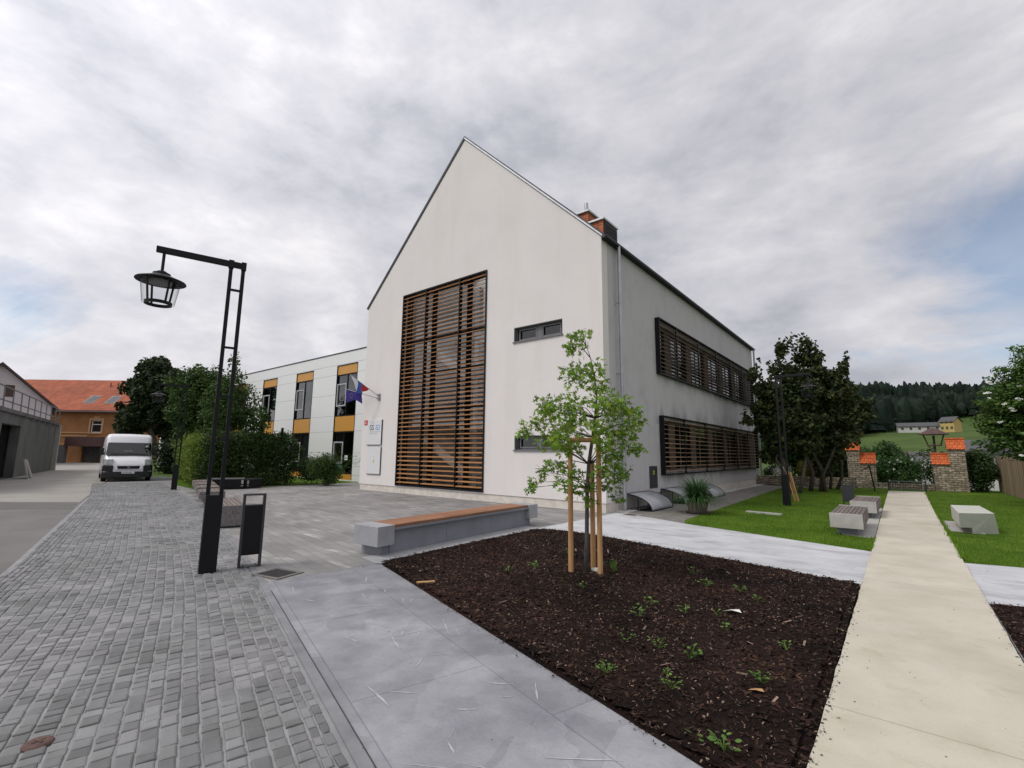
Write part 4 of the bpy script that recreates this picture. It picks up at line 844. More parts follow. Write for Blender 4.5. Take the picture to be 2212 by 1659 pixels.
# ================================================================== STREET LAMPS
mt['lampglass'] = glass('lamp_glass', (0.96, 0.97, 0.97), 0.12, 0.05); mt['lampwhite'] = M('lamp_diffuser', (0.30, 0.30, 0.31), world=False)
AX = math.atan2(-0.963, -0.27)
def make_lamp(label, loc, rz, top=4.235, arm=0.95):
    t = thing('street_lamp', label, 'street lamp', loc, rz, 'street lamps with a hanging lantern')
    mb = MB(); mb.box(-.10, .10, -.09, .09, 0, 1.01); mb.build('base_box', 'black', t, bevel=0.004)
    mb = MB(); mb.box(-.11, .11, -.10, .10, 0, .012); mb.build('foot_plate', 'black', t)
    for s in (-1, 1):
        mb = MB(); mb.box(s * .078 - .024, s * .078 + .024, -.024, .024, 1.01, top + (.045 if s > 0 else .06)); mb.build('pole', 'black', t, bevel=0.003)
    for z in (1.75, 2.35, 3.05, 3.90): mb = MB(); mb.box(-.054, .054, -.018, .018, z - .014, z + .014); mb.build('rung', 'black', t)
    mb = MB(); mb.box(-.105, arm, -.032, .032, top + .005, top + .085); a = mb.build('arm', 'black', t, bevel=0.004)
    for c0, c1 in ((.045, .11), (-.112, -.05)): mb = MB(); mb.box(c0, c1, -.038, .038, top - .015, top + .098); mb.build('clamp', 'black', a)
    lx = arm - .09; lz = top - 0.005
    ln = MB(); ln.tube([(lx, 0, lz), (lx, 0, lz - .27)], .019, 8); ln.lathe([(.0, -.25), (.05, -.25), (.075, -.275), (.10, -.28), (.10, -.30), (.14, -.325), (.282, -.385), (.286, -.395), (.272, -.395), (.15, -.375), (0, -.37)], (lx, 0, lz), 36); hat = ln.build('lantern_hat', 'black', t, smooth=False)
    mb = MB(); mb.lathe([(.0, -.385), (.13, -.385), (.125, -.43), (0, -.435)], (lx, 0, lz), 20); mb.build('diffuser', 'lampwhite', hat)
    mb = MB()
    for k in range(4):
        q = k * math.pi / 2 + .6; mb.tube([(lx + math.cos(q) * .175, math.sin(q) * .175, lz - .38), (lx + math.cos(q) * .135, math.sin(q) * .135, lz - .69)], .013, 6)
    mb.lathe([(.130, -.675), (.155, -.675), (.153, -.715), (.130, -.715), (.130, -.675)], (lx, 0, lz), 28); mb.build('lantern_cage', 'black', t)
    mb = MB(); mb.lathe([(.222, -.40), (.178, -.70)], (lx, 0, lz), 28); mb.build('lantern_glass', 'lampglass', t, smooth=True)
    return t
lamp = make_lamp('black street lamp with hanging lantern, nearest one beside the litter bin', (-7.245, 2.555, 0), AX)
dup(lamp, (-23.1, 6.62, 0), AX, 'black street lamp with hanging lantern beside the hedge and the white van')
dup(lamp, (-2.88, 17.95, 0), R_(-6), 'dark street lamp on the lawn in front of the dark maples')

# ================================================================== LITTER BINS
def make_bin(label, loc, rz, grp):
    t = thing('litter_bin', label, 'litter bin', loc, rz, grp)
    mb = MB(); W, D, H, q = .142, .075, 1.0, .032
    mb.box(-W, -W + q, -D, D, 0, H); mb.box(W - q, W, -D, D, 0, H); mb.box(-W + q, W - q, -D, D, H - .022, H); mb.box(-W + q, W - q, -D, D, 0, .02); mb.build('frame', 'anthracite', t, bevel=0.002)
    mb = MB(); mb.box(-W + q + .001, W - q - .001, -D + .006, D - .006, .17, .845); mb.build('bin_body', 'black', t, bevel=0.003)
    mb = MB(); mb.box(-W + q, W - q, -D + .004, -D + .008, .842, .846); mb.build('seam', 'anthracite', t)
    for s in (-1, 1):
        mb = MB(); mb.tube([(s * .075, 0, .02), (s * .075, 0, .045)], .011, 6); mb.build('anchor_bolt', 'zinc', t)
    return t
B_ = math.atan2(0.94, 0.33)
lb = make_bin('slim black litter bin with open slot next to the nearest street lamp', (-7.165, 3.05, 0), B_, 'litter bins')
dup(lb, (-1.32, 19.5, 0), R_(2), 'dark slim litter bin on the lawn between the two slatted seats').scale = (1.15, 1, 0.8)
lb2 = [o for o in COL.objects if o.name.startswith('litter_bin') and o != lb][0]
mb = MB(); mb.box(-.11, .11, -.079, -.070, .17, .86); o = mb.build('front_panel', 'anthracite', lb2)

# ================================================================== LONG BENCH
LB = thing('long_bench', 'long grey stone bench with a brown timber seat beside the mulch bed', 'bench', (-6.42, 4.50, 0), R_(3.0))
mb = MB()
for k in range(3): mb.box(-.44, .06, .33 + k * 1.30 + .003, .33 + (k + 1) * 1.30 - .003, 0, .375)
mb.build('base', 'bench_stone', LB, bevel=0.004)
for y0, y1 in ((0, .33), (4.17, 4.50)):
    mb = MB(); mb.box(-.42, .17, y0, y1, .165, .465); mb.build('end_block', 'bench_end', LB, bevel=0.006)
for a, b in ((.16, .327), (4.20, 4.36)): mb = MB(); mb.box(-.42, .05, a, b, 0, .164); mb.build('end_foot', 'bench_stone', LB)
mb = MB(); mb.box(-.44, .14, .332, 4.168, .377, .415); mb.build('front_rail', 'bench_stone', LB, bevel=0.003)
mb = MB()
for k in range(7):
    x = -.415 + k * .079
    for j in range(3): mb.box(x, x + .068, .335 + j * 1.277 + .002, .335 + (j + 1) * 1.277 - .002, .418, .462)
mb.build('seat', 'bench_wood', LB, bevel=0.004)
mb = MB(); mb.box(-.30, -.18, .12, .18, .46, .463); mb.build('seat_bolt', 'zinc', LB) if False else None

# ================================================================== TERRAZZO SEATS ALONG THE PLAZA
def make_seat(label, loc, rz, ln, wd=0.5, h=0.46, over=0.0):
    t = thing('terrazzo_seat', label, 'seat', loc, rz, 'terrazzo seats along the edge of the plaza')
    mb = MB(); mb.box(0, ln, 0, wd, .05, h - .035); mb.box(0, .045, 0, wd, h - .035, h); mb.box(ln - .045, ln, 0, wd, h - .035, h)
    if over: mb.box(0, ln, wd, wd + over, h - .19, h - .035); mb.box(0, .045, wd, wd + over, h - .035, h)
    mb.build('block', 'terrazzo', t, bevel=0.004)
    mb = MB(); mb.box(.04, ln - .04, .03, wd - .03, 0, .05); mb.build('base', 'anthracite', t)
    mb = MB(); n = 6; s = (wd + over) / n
    for k in range(n): mb.box(.05, ln - .05, k * s + .008, (k + 1) * s - .008, h - .034, h - .004)
    mb.build('seat', 'bench_wood_grey', t, bevel=0.003)
    return t
SD = math.atan2(0.27, -0.965)
def seatpos(x, y): return (x, y, 0)
s1 = make_seat('speckled terrazzo seat with timber slats right behind the nearest lamp and bin', (-10.85, 4.48, 0), SD, 1.95)
for i, (x, y, l) in enumerate(((-14.96, 5.55, 'second terrazzo seat of the row behind the nearest lamp'), (-16.82, 6.08, 'third terrazzo seat of the row, between the second and fourth'), (-18.5, 6.56, 'fourth terrazzo seat of the row, second from the hedge'), (-20.1, 7.0, 'fifth terrazzo seat of the row, closest to the hedge'))):
    if i == 0: s2 = make_seat(l, (x, y, 0), SD, 1.3, 0.46, 0.46, 0.16)
    else: dup(s2, (x, y, 0), SD, l)

# ================================================================== GARDEN BENCHES
def garden_seat(label, loc, rz=0):
    t = thing('slatted_seat', label, 'bench', loc, rz, 'slatted concrete seats beside the path')
    L_, W = 2.25, .56
    for y in (0, L_ - .07):
        mb = MB(); mb.box(0, W, y, y + .07, .17, .455); mb.build('end_panel', 'concrete', t, bevel=0.005)
    mb = MB(); mb.box(.02, W - .02, .072, L_ - .072, .17, .40); mb.build('beam', 'concrete', t)
    mb = MB(); mb.box(.08, W - .12, .35, L_ - .35, 0, .17); mb.build('base', 'bench_stone', t)
    mb = MB()
    for k in range(8): x = .005 + k * .0695; mb.box(x, x + .058, .075, L_ - .075, .405, .445)
    mb.build('seat', 'bench_wood_grey', t, bevel=0.003)
    mb = MB()
    for k in range(3): z = .19 + k * .068; mb.box(W - .018, W + .006, .075, L_ - .075, z, z + .055)
    mb.build('side_slats', 'bench_wood_grey', t, bevel=0.002)
    return t
gs = garden_seat('white concrete seat with brown slats, the one in front of the litter bin', (-1.165, 11.95, 0), R_(0))
dup(gs, (-1.04, 15.62, 0), R_(-1), 'white concrete seat with brown slats, the one behind the litter bin')
sheet('seat_pad', [(-1.0, 12.15), (-.45, 12.0), (-.44, 19.0), (-1.0, 19.0)], 0.028, 'concrete', 'pale gravelly pad under the slatted seats')
sheet('seat_pad', [(0.72, 14.4), (1.35, 14.3), (1.5, 16.6), (0.76, 16.5)], 0.028, 'concrete', 'pale pad beside the concrete block bench')
cb2 = thing('block_bench', 'solid cream concrete block bench with undercut side, right of the path', 'bench', (0.95, 13.95, 0))
mb = MB(); mb.add([(0, 0.0, .455), (.58, .38, .455), (.56, 2.45, .455), (.02, 2.2, .455), (.0, .10, .14), (.20, .24, .14), (.20, .28, 0), (.64, .60, 0), (.62, 2.5, 0), (.22, 2.3, 0), (.22, 2.3, .14), (.02, 2.2, .14)],
    [(3, 2, 1, 0), (0, 1, 5, 4), (1, 7, 6, 5), (1, 2, 8, 7), (0, 4, 11, 3), (4, 5, 10, 11), (5, 6, 9, 10), (2, 3, 11, 10, 9, 8), (6, 7, 8, 9)])
mt['cream'] = blotch(M('cream_concrete', (0.50, 0.50, 0.44), var=0.06, sc_=6, rough=0.8, bump=0.2), 6, 0.3, 0.6, (0.93,)*3); mb.build('block', 'cream', cb2, bevel=0.006)
o = sheet('stepping_slab', [(-3.46, 14.90), (-2.55, 14.80), (-2.53, 15.02), (-3.44, 15.14)], 0.05, 'concrete', 'thin pale slab lying in the lawn')

# ================================================================== LIGHT WELL COVERS
mt['poly'] = glass('polycarbonate', (0.62, 0.64, 0.66), 0.55, 0.28)
mt['poly2'] = bpy.data.materials.new('cover_sheet'); mt['poly2'].use_nodes = True
_n = mt['poly2'].node_tree.nodes; _l = mt['poly2'].node_tree.links; _b = _n['Principled BSDF']; _b.inputs['Base Color'].default_value = (0.62, 0.63, 0.66, 1); _b.inputs['Roughness'].default_value = 0.22
_t = _n.new('ShaderNodeBsdfTransparent'); _t.inputs[0].default_value = (.8, .82, .84, 1); _m = _n.new('ShaderNodeMixShader'); _m.inputs[0].default_value = 0.38; _l.new(_b.outputs[0], _m.inputs[1]); _l.new(_t.outputs[0], _m.inputs[2]); _l.new(_m.outputs[0], _n['Material Output'].inputs[0])
def cover(label, y):
    t = thing('light_well_cover', label, 'window well cover', (XR, y, 0), 0, 'curved light well covers along the side wall')
    W, D, H = 1.6, .82, .46
    prof = [(0.0, H)] + [(D * (a / 10) , H * (1 - (a / 10) ** 2.0) * 1.0 if a else H) for a in range(1, 11)]
    prof = [(D * math.sin(a * math.pi / 2 / 10) ** 1.15, .02 + (H - .02) * math.cos(a * math.pi / 2 / 10) ** .9) for a in range(11)]
    mb = MB(); n = len(prof); mb.add([(x, 0, z) for x, z in prof] + [(x, W, z) for x, z in prof], [(i, i + 1, n + i + 1, n + i) for i in range(n - 1)]); o = mb.build('curved_sheet', 'poly2', t, smooth=True)
    s = o.modifiers.new('solid', 'SOLIDIFY'); s.thickness = .006
    mb = MB()
    for y in (-.012, W + .012):
        mb.tube([(x, y, z) for x, z in prof], .013, 6); mb.bar((.015, y, .02), (.015, y, H), .025); mb.bar((.0, y, .03), (D - .02, y, .03), .022); mb.bar((D * .5, y, .03), (D * .5, y, H * .80), .02)
    mb.bar((D, -.012, .02), (D, W + .012, .02), .03); mb.bar((.015, 0, H), (.015, W, H), .02); mb.build('frame', 'black', t)
    mb = MB(); mb.box(.03, D - .06, .02, W - .02, .008, .018); 
    for k in range(10): mb.box(.03, D - .06, .05 + k * .15, .06 + k * .15, .018, .03)
    mb.build('well_grate', 'black', t)
    return t
c1 = cover('curved clear light well cover nearest to the building corner', 13.22)
dup(c1, (XR, 15.98, 0), 0, 'curved clear light well cover in the middle, under the wall cabinet'); dup(c1, (XR, 19.0, 0), 0, 'curved clear light well cover farthest from the corner, behind the potted plant')

# drains and manholes
def grate(name, label, loc, rz, w_, d_, mat='anthracite', rim='concrete', z=0.012):
    t = thing(name, label, 'drain', loc, rz); f = .05
    mb = MB(); mb.box(-w_ - f, w_ + f, -d_ - f, -d_, z - .01, z); mb.box(-w_ - f, w_ + f, d_, d_ + f, z - .01, z); mb.box(-w_ - f, -w_, -d_, d_, z - .01, z); mb.box(w_, w_ + f, -d_, d_, z - .01, z); mb.build('rim', rim, t)
    mb = MB(); mb.box(-w_, w_, -d_, d_, z - .008, z - .006); mb.build('pit', 'black', t)
    mb = MB(); n = 8
    for k in range(n): y = -d_ + (k + .5) * 2 * d_ / n; mb.box(-w_, w_, y - d_ / n * .42, y + d_ / n * .42, z - .004, z + .002)
    mb.build('bars', mat, t)
    return t
mt['rust'] = M('rusty_iron', (0.075, 0.045, 0.04), (0.14, 0.08, 0.065), sc_=25, rough=0.8, bump=0.5, bsc=120)
grate('drain_grate', 'square iron drain grate between the litter bin and the mulch bed', (-6.44, 3.11, 0), R_(14), .20, .155, 'iron', 'asphalt', 0.020)
grate('drain_grate', 'small brown drain cover in a pale frame at the building corner', (-5.62, 12.07, 0), R_(-8), .17, .15, 'rust', 'white_pave', 0.022)
mh = thing('valve_cover', 'small oval rusty valve cover set among the cobbles', 'manhole cover', (-3.775, 0.585, 0), R_(20))
mb = MB(); mb.lathe([(0, .022), (.045, .022), (.06, .018), (.068, .010), (.068, 0)], k=24); mb.build('lid', 'rust', mh)
mb = MB(); mb.box(-.03, .03, -.006, .006, .021, .026); mb.box(-.006, .006, -.03, .03, .021, .0255); mb.build('lid_rib', 'rust', mh)

# ================================================================== WHITE VAN
van = thing('parked_van', 'white high roofed delivery van parked on the cobbles beside the hedge', 'van', (-33.3, 7.12, 0), R_(-9.0))
mt['vanwhite'] = M('van_paint', (0.82, 0.82, 0.84), var=0.02, sc_=1, rough=0.28, coat=0.4, world=False); mt['vanglass'] = glass('van_glass', (0.10, 0.11, 0.12), 0.8, 0.03)
mt['bumper'] = M('grey_bumper', (0.022, 0.024, 0.025), var=0.1, rough=0.6, world=False); mt['tyre'] = M('tyre', (0.015, 0.015, 0.015), rough=0.9); mt['lens'] = M('headlight_lens', (0.42, 0.44, 0.44), (0.62, 0.64, 0.64), sc_=9, rough=0.15, coat=0.8, world=False)
def vsec(x, hw0, hw1, z0, z1):     # cross section, rounded shoulders
    return [(x, -hw0, z0), (x, -hw0 - .01, z0 + (z1 - z0) * .35), (x, -(hw0 + hw1) / 2 - .005, z0 + (z1 - z0) * .7), (x, -hw1 - .01, z1 - .12), (x, -hw1 + .05, z1 - .03), (x, -hw1 + .16, z1), (x, 0, z1 + .02),
            (x, hw1 - .16, z1), (x, hw1 - .05, z1 - .03), (x, hw1 + .01, z1 - .12), (x, (hw0 + hw1) / 2 + .005, z0 + (z1 - z0) * .7), (x, hw0 + .01, z0 + (z1 - z0) * .35), (x, hw0, z0)]
secs = [(-2.65, .98, .88, .35, 2.36), (-2.6, 1.0, .91, .32, 2.40), (1.0, 1.01, .93, .32, 2.43), (1.38, 1.01, .92, .32, 2.39), (1.56, 1.01, .91, .32, 2.24), (1.66, 1.01, .91, .32, 1.98), (2.20, 1.01, .96, .32, 1.28), (2.42, 1.0, .90, .32, 1.14), (2.62, .97, .84, .32, 0.95), (2.72, .93, .78, .34, .72), (2.76, .88, .74, .36, .52)]
mb = MB(); v = []
for q in secs: v += vsec(*q)
n = 13; fs = []
for i in range(len(secs) - 1):
    for j in range(n - 1): fs.append((i * n + j, i * n + j + 1, (i + 1) * n + j + 1, (i + 1) * n + j))
    fs.append((i * n + n - 1, i * n, (i + 1) * n, (i + 1) * n + n - 1))
fs.append(tuple(range(n))[::-1]); fs.append(tuple((len(secs) - 1) * n + j for j in range(n)))
mb.add(v, fs); body = mb.build('body', 'vanwhite', van, smooth=True)
bm = bmesh.new(); bm.from_mesh(body.data); bmesh.ops.recalc_face_normals(bm, faces=bm.faces); bm.to_mesh(body.data); bm.free()
def onfront(x0, z0, x1, z1, w0, w1, off, name, mat, cut=.08, n=8):  # panel lying on the sloping front between two heights
    mb = MB(); nx = (z0 - z1) / math.hypot(x1 - x0, z1 - z0) * -1; nz = (x1 - x0) / math.hypot(x1 - x0, z1 - z0) * -1
    pts = []
    for s, z, x, wv_ in ((-1, z0, x0, w0), (1, z0, x0, w0), (1, z1, x1, w1), (-1, z1, x1, w1)): pts.append((x + nx * off, s * wv_, z + nz * off))
    P = [Vector(p) for p in pts]; poly = []
    for i in range(4):
        a, b, c = P[i - 1], P[i], P[(i + 1) % 4]; poly.append(b.lerp(a, cut / (b - a).length)); poly.append(b.lerp(a, cut * .3 / (b - a).length).lerp(b.lerp(c, cut * .3 / (b - c).length), .5)); poly.append(b.lerp(c, cut / (b - c).length))
    o = Vector((nx, 0, nz)) * -.02; mb.add(poly + [p + o for p in poly], [tuple(range(12)), tuple(range(23, 11, -1))] + [(i, i + 12, (i + 1) % 12 + 12, (i + 1) % 12) for i in range(12)])
    return mb.build(name, mat, van)
onfront(2.215, 1.28, 1.70, 1.95, .94, .89, .035, 'windscreen', 'vanglass')
mb = MB(); mb.bar((2.235, .78, 1.37), (2.20, -.1, 1.42), .02); mb.bar((2.235, -.05, 1.37), (2.215, -.75, 1.42), .02); mb.build('wiper', 'black', van)
mb = MB(); mb.box(2.02, 2.10, -.20, .12, 1.52, 1.545); mb.box(1.86, 1.90, .66, .78, 1.74, 1.83); mb.build('paper_on_dash', 'sign', van)
mb = MB(); mb.prism([(2.40, -1.03), (2.66, -1.0), (2.80, -.86), (2.84, -.5), (2.84, .5), (2.80, .86), (2.66, 1.0), (2.40, 1.03)], .20, .50); mb.build('bumper', 'bumper', van, bevel=0.03)
for s in (-1, 1):
    mb = MB(); mb.prism([(2.36, s * 1.025), (2.62, s * 1.0), (2.74, s * .90), (2.79, s * .60), (2.6, s * .60)][::s], .50, .80); mb.build('bumper_corner', 'bumper', van, bevel=0.02)
    mb = MB(); mb.prism([(2.30, s * 1.02), (2.56, s * .985), (2.68, s * .88), (2.735, s * .64), (2.5, s * .60), (2.2, s * .8)][::s], .82, 1.13, Matrix.Identity(4)); mb.build('headlight', 'lens', van, bevel=0.03)
    mb = MB(); mb.box(1.85, 1.98, s * 1.10 - .09, s * 1.10 + .09, 1.32, 1.68); mb.box(1.88, 1.95, s * 1.02 - .06, s * 1.02 + .06, 1.38, 1.44); mb.build('mirror', 'bumper', van, bevel=0.025)
    mb = MB(); xo = s * 1.0; mb.add([(1.05, s * 0.985, 1.32), (2.02, s * 1.0, 1.32), (1.60, s * .935, 1.92), (1.05, s * .925, 1.95)], [(0, 1, 2, 3) if s < 0 else (3, 2, 1, 0)]); mb.build('side_window', 'vanglass', van)
    for x in (-1.75, 1.95):
        mb = MB(); mb.tube([(x, s * .80, .34), (x, s * 1.005, .34)], .34, 24); w_ = mb.build('wheel', 'tyre', van, smooth=False, bevel=0.02)
        mb = MB(); mb.tube([(x, s * 1.0, .34), (x, s * 1.014, .34)], .2, 20); mb.build('rim', 'zinc', w_)
onfront(2.80, .60, 2.745, .84, .52, .60, .02, 'grille_surround', 'vanwhite', .05)
onfront(2.815, .635, 2.78, .775, .42, .46, .035, 'grille', 'black', .02)
mb = MB(); mb.tube([(2.84, 0, .705), (2.862, 0, .703)], .06, 20); mt['badge'] = M('badge_red', (0.22, 0.16, 0.20), rough=0.3); mb.build('badge', 'badge', van)
mb = MB(); mb.box(2.842, 2.852, -.26, .26, .40, .51); pl = mb.build('number_plate', 'sign', van)
text('LJ KO-401', .105, 'signblack', 'plate_text', van, (2.8535, -.235, .418), (R_(90), 0, R_(90)), ext=0.0005, sx=.88)
mb = MB(); mb.bar((1.15, 0, 2.42), (1.05, 0, 2.48), .02); mb.build('antenna', 'black', van)

# ================================================================== LEFT: CONCRETE TERRACE BUILDING
mt['grey_render'] = blotch(blotch(M('dark_grey_concrete', (0.155, 0.155, 0.15), var=0.08, sc_=1.5, rough=0.95, bump=0.4, bsc=30), 0.8, 0.35, 0.6, (0.75, 0.75, 0.76), stretch=(1, 1, .5)), 3, 0.35, 0.55, (0.88,) * 3, stretch=(1, 1, .2))
ga = thing('terrace_building', 'grey concrete garage with a dark doorway and a railed roof terrace', 'building', (-38.4, 3.3, 0), math.atan2(-2.9, 11.6))
# local x runs from the doorway towards the camera's left, y=0 is the face, +y towards the street
mb = MB(); wall_holes(mb, (0, 0, 0), (1, 0, 0), (0, 0, 1), (0, 1, 0), rect(-11.9, 0, 12, 3.42), [[(0, 0.005), (4.2, 0.005), (4.2, 2.86), (0, 2.86)]], 0.4)
mb.box(-11.9, -11.6, -9, -.41, 0, 3.42); mb.box(-11.9, 12, -9.3, -9, 0, 3.42); mb.box(11.7, 12, -9, -.41, 0, 3.42); mb.build('wall', 'grey_render', ga)
mb = MB(); mb.box(-12, 12.1, -9.4, .10, 3.424, 3.62); mb.build('terrace_slab', 'grey_render', ga)
mb = MB(); mb.box(-12.35, -11.905, -.35, .25, 0, 3.42); mb.build('corner_pillar', 'concrete', ga)
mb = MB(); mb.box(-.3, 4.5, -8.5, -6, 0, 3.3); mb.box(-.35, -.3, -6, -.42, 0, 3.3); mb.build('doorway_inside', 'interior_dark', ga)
mb = MB()
for z in (3.95, 4.62): mb.bar((-12, .05, z), (12, .05, z), .05)
mb.build('handrail', 'greyframe', ga)
for k in range(13):
    mb = MB(); x = -11.9 + k * 1.9; mb.bar((x, .12, 3.2 if k < 7 else 3.6), (x, .08, 4.62), .05); mb.build('rail_post', 'greyframe', ga)
for i, (a, l) in enumerate(((.0, 'pale board leaning on the grey wall, the front one'), (.28, 'pale board leaning on the grey wall, partly behind another board'))):
    b_ = thing('leaning_board', l, 'board', (-36.9 - i * .55, 3.75 + i * .18, 0), math.atan2(-2.9, 11.6) + .1); mb = MB(); mb.box(-.55, .55, 0, .05, 0, 1.05, Matrix.Rotation(R_(14 + 4 * i), 4, 'X')); mb.build('board', 'concrete', b_)

# pale gable house behind the terrace
mt['pinkwhite'] = M('pale_pink_render', (0.56, 0.50, 0.52), var=0.03, sc_=.8, rough=0.9); mt['brown'] = M('brown_wood', (0.09, 0.05, 0.045), var=0.15); mt['redtile'] = brickover(blotch(M('red_roof_tile', (0.33, 0.085, 0.04), (0.46, 0.125, 0.055), sc_=1.2, rough=0.8), .35, .35, .6, (.75, .75, .75)), 1, .3, .22, .02, (.7,) * 3, axes='xz', c1=(.85,) * 3, c2=(1.15,) * 3)
gh = thing('gable_house', 'pale pink gable house with a brown shuttered opening behind the terrace', 'house', (-69.49, 3.95, 0), R_(90))
mb = MB(); wall_holes(mb, (0, 0, 0), (1, 0, 0), (0, 0, 1), (0, -1, 0), [(-4.3, 0), (4.1, 0), (4.1, 6.05), (0, 9.95), (-4.3, 5.9)], [rect(.45, 6.85, 1.15, 8.0)], .3); mb.box(3.8, 4.1, .31, 9, 0, 6.0); mb.box(-4.3, -4, .31, 9, 0, 5.8); mb.build('wall', 'pinkwhite', gh)
mb = MB(); 
for a, b in (((0, 10.0), (4.55, 5.70)), ((-4.75, 5.55), (0, 10.0))): mb.add([(a[0], -.45, a[1]), (b[0], -.45, b[1]), (b[0], 9, b[1]), (a[0], 9, a[1]), (a[0], -.45, a[1] + .22), (b[0], -.45, b[1] + .22), (b[0], 9, b[1] + .22), (a[0], 9, a[1] + .22)], [(0, 1, 5, 4), (1, 2, 6, 5), (2, 3, 7, 6), (3, 0, 4, 7), (4, 5, 6, 7), (3, 2, 1, 0)])
mb.build('roof', 'brown', gh)
mb = MB(); mb.box(.45, 1.15, .05, .1, 6.85, 8.0); mb.box(.40, 1.2, -.03, .04, 6.80, 6.86); mb.build('shutter', 'brown', gh)
mb = MB(); mb.tube([(-.75, .02, 8.55), (-.75, -.03, 8.55)], .32, 20); mb.build('round_vent', 'brown', gh)

# orange house with red roof
mt['orange'] = blotch(M('orange_render', (0.34, 0.165, 0.065), var=0.06, sc_=.6, rough=0.9), .8, .35, .6, (.82, .8, .78)); mt['trim'] = M('ochre_trim', (0.50, 0.30, 0.15), var=.05)
oh = thing('orange_house', 'long orange house with a red tiled roof at the end of the street', 'house', (-77.2, 12.2, 0), math.atan2(5.3, 6.4))
mb = MB(); wall_holes(mb, (0, 0, 0), (1, 0, 0), (0, 0, 1), (0, -1, 0), rect(-16, 0, 4.1, 6.2), [rect(.55, 3.65, 1.9, 5.15), rect(-.1, 0.01, 2.2, 2.0)], .35); mb.box(3.8, 4.1, .36, 9, 0, 6.2); mb.box(-16, 4.1, 9, 9.3, 0, 6.2)
wl = mb.build('wall', 'orange', oh)
def slope(x0, x1, y0, z0, y1, z1, t, xt=None): 
    return ([(x0, y0, z0), (x1, y0, z0), (x1, y1, z1), (x0, y1, z1), (x0, y0, z0 + t), (x1, y0, z0 + t), (x1, y1, z1 + t), (x0, y1, z1 + t)], [(3, 2, 1, 0), (4, 5, 6, 7), (0, 1, 5, 4), (1, 2, 6, 5), (2, 3, 7, 6), (3, 0, 4, 7)])
mb = MB(); mb.add(*slope(-16.3, 4.5, -.45, 6.25, 4.6, 10.7, .12)); mb.add(*slope(-16.3, 4.5, 4.6, 10.7, 9.7, 6.25, .12)); rf = mb.build('roof', 'redtile', oh)
mb = MB(); mb.box(-16.3, 4.5, -.55, -.40, 6.15, 6.28); mb.build('gutter', 'greyframe', oh)
for z in (3.15, 2.15, 3.55): mb = MB(); mb.box(-16, (.3 if z != 3.55 else .3), -.05, -.002, z, z + .14); mb.build('moulding', 'trim', oh)
mb = MB(); mb.box(.35, .54, -.05, -.002, 3.5, 5.4); mb.box(1.91, 2.1, -.05, -.002, 3.5, 5.4); mb.box(.54, 1.91, -.05, -.002, 5.16, 5.4); mb.box(.9, 1.6, -.09, -.051, 5.4, 5.62); mb.box(.54, 1.91, -.07, -.002, 3.5, 3.64); mb.build('window_surround', 'trim', oh)
mb = MB(); mb.box(.6, .7, .1, .16, 3.65, 5.15); mb.box(1.75, 1.85, .1, .16, 3.65, 5.15); mb.box(.7, 1.75, .1, .16, 3.65, 3.75); mb.box(.7, 1.75, .1, .16, 5.05, 5.15); mb.box(.7, 1.75, .1, .16, 4.6, 4.7); wf = mb.build('window', 'sign', oh)
mb = MB(); mb.box(.6, 1.85, .13, .14, 3.66, 5.14); mb.build('pane', 'glass_dark', wf); mb = MB(); mb.box(.2, 2.2, 1.2, 1.3, 3.3, 5.4); mb.build('room', 'interior_dark', wf)
mb = MB(); mb.box(-.6, 3.6, -1.9, -.1, 1.95, 3.05); mb.build('entrance_canopy', 'brown', oh); mb = MB(); mb.box(-.1, 2.2, .2, .25, 0, 2.0); mb.build('door', 'interior_dark', oh)
mb = MB(); mb.box(-1.5, -.65, -1.7, -1.3, 0, 2.0); mb.build('gate_pillar', 'greyframe', oh)
mb = MB(); mb.box(3.2, 4.0, 3.6, 4.3, 9.2, 11.4); mb.build('chimney', 'brown', rf)
for x in (-.6, .4, 1.6): mb = MB(); mb.box(x, x + .07, 3.4, 3.5, 9.6, 10.35); mb.build('snow_hook', 'brown', rf)
for x in (-1.35, 1.3):
    mb = MB(); mb.add(*[([(x + a, y, z + .16) for a, y, z in ((0, .7, 7.26), (1.0, .7, 7.26), (1.15, 1.75, 8.19), (.15, 1.75, 8.19))]), [(0, 1, 2, 3)]]); mb.build('skylight', 'glass_dark', rf)
    mb = MB(); mb.add(*slope(x - .08, x + 1.2, .62, 7.20, 1.85, 8.28, .14)); mb.build('skylight_frame', 'greyframe', rf)

# ================================================================== STORAGE BOXES AT THE HEDGE
def sbox(label, p, q, h, d=.55):
    a = Vector((p[0], p[1], 0)); b = Vector((q[0], q[1], 0)); t = thing('storage_box', label, 'storage box', a, math.atan2(b.y - a.y, b.x - a.x)); L_ = (b - a).length
    mb = MB(); mb.box(0, L_, 0, d, .03, h - .045); mb.build('body', 'black', t, bevel=.01); mb = MB(); mb.box(-.02, L_ + .02, -.02, d + .02, h - .044, h); mb.build('lid', 'greyframe' if h > .43 else 'anthracite', t, bevel=.008)
    mb = MB(); mb.box(L_ - .10 if h > .43 else .08, L_ - .02 if h > .43 else .16, -.02, -.002, h * .5, h * .85); mb.box(L_ - .11 if h > .43 else .07, L_ - .01 if h > .43 else .17, -.022, -.002, h * .3, h * .36); mb.build('latch', 'zinc', t)
sbox('long black storage box with a grey lid in front of the hedge', (-22.05, 7.45), (-21.55, 8.68), .46); sbox('low black storage box with a silver latch, right end of the pair by the hedge', (-21.55, 8.74), (-21.9, 9.6), .42)

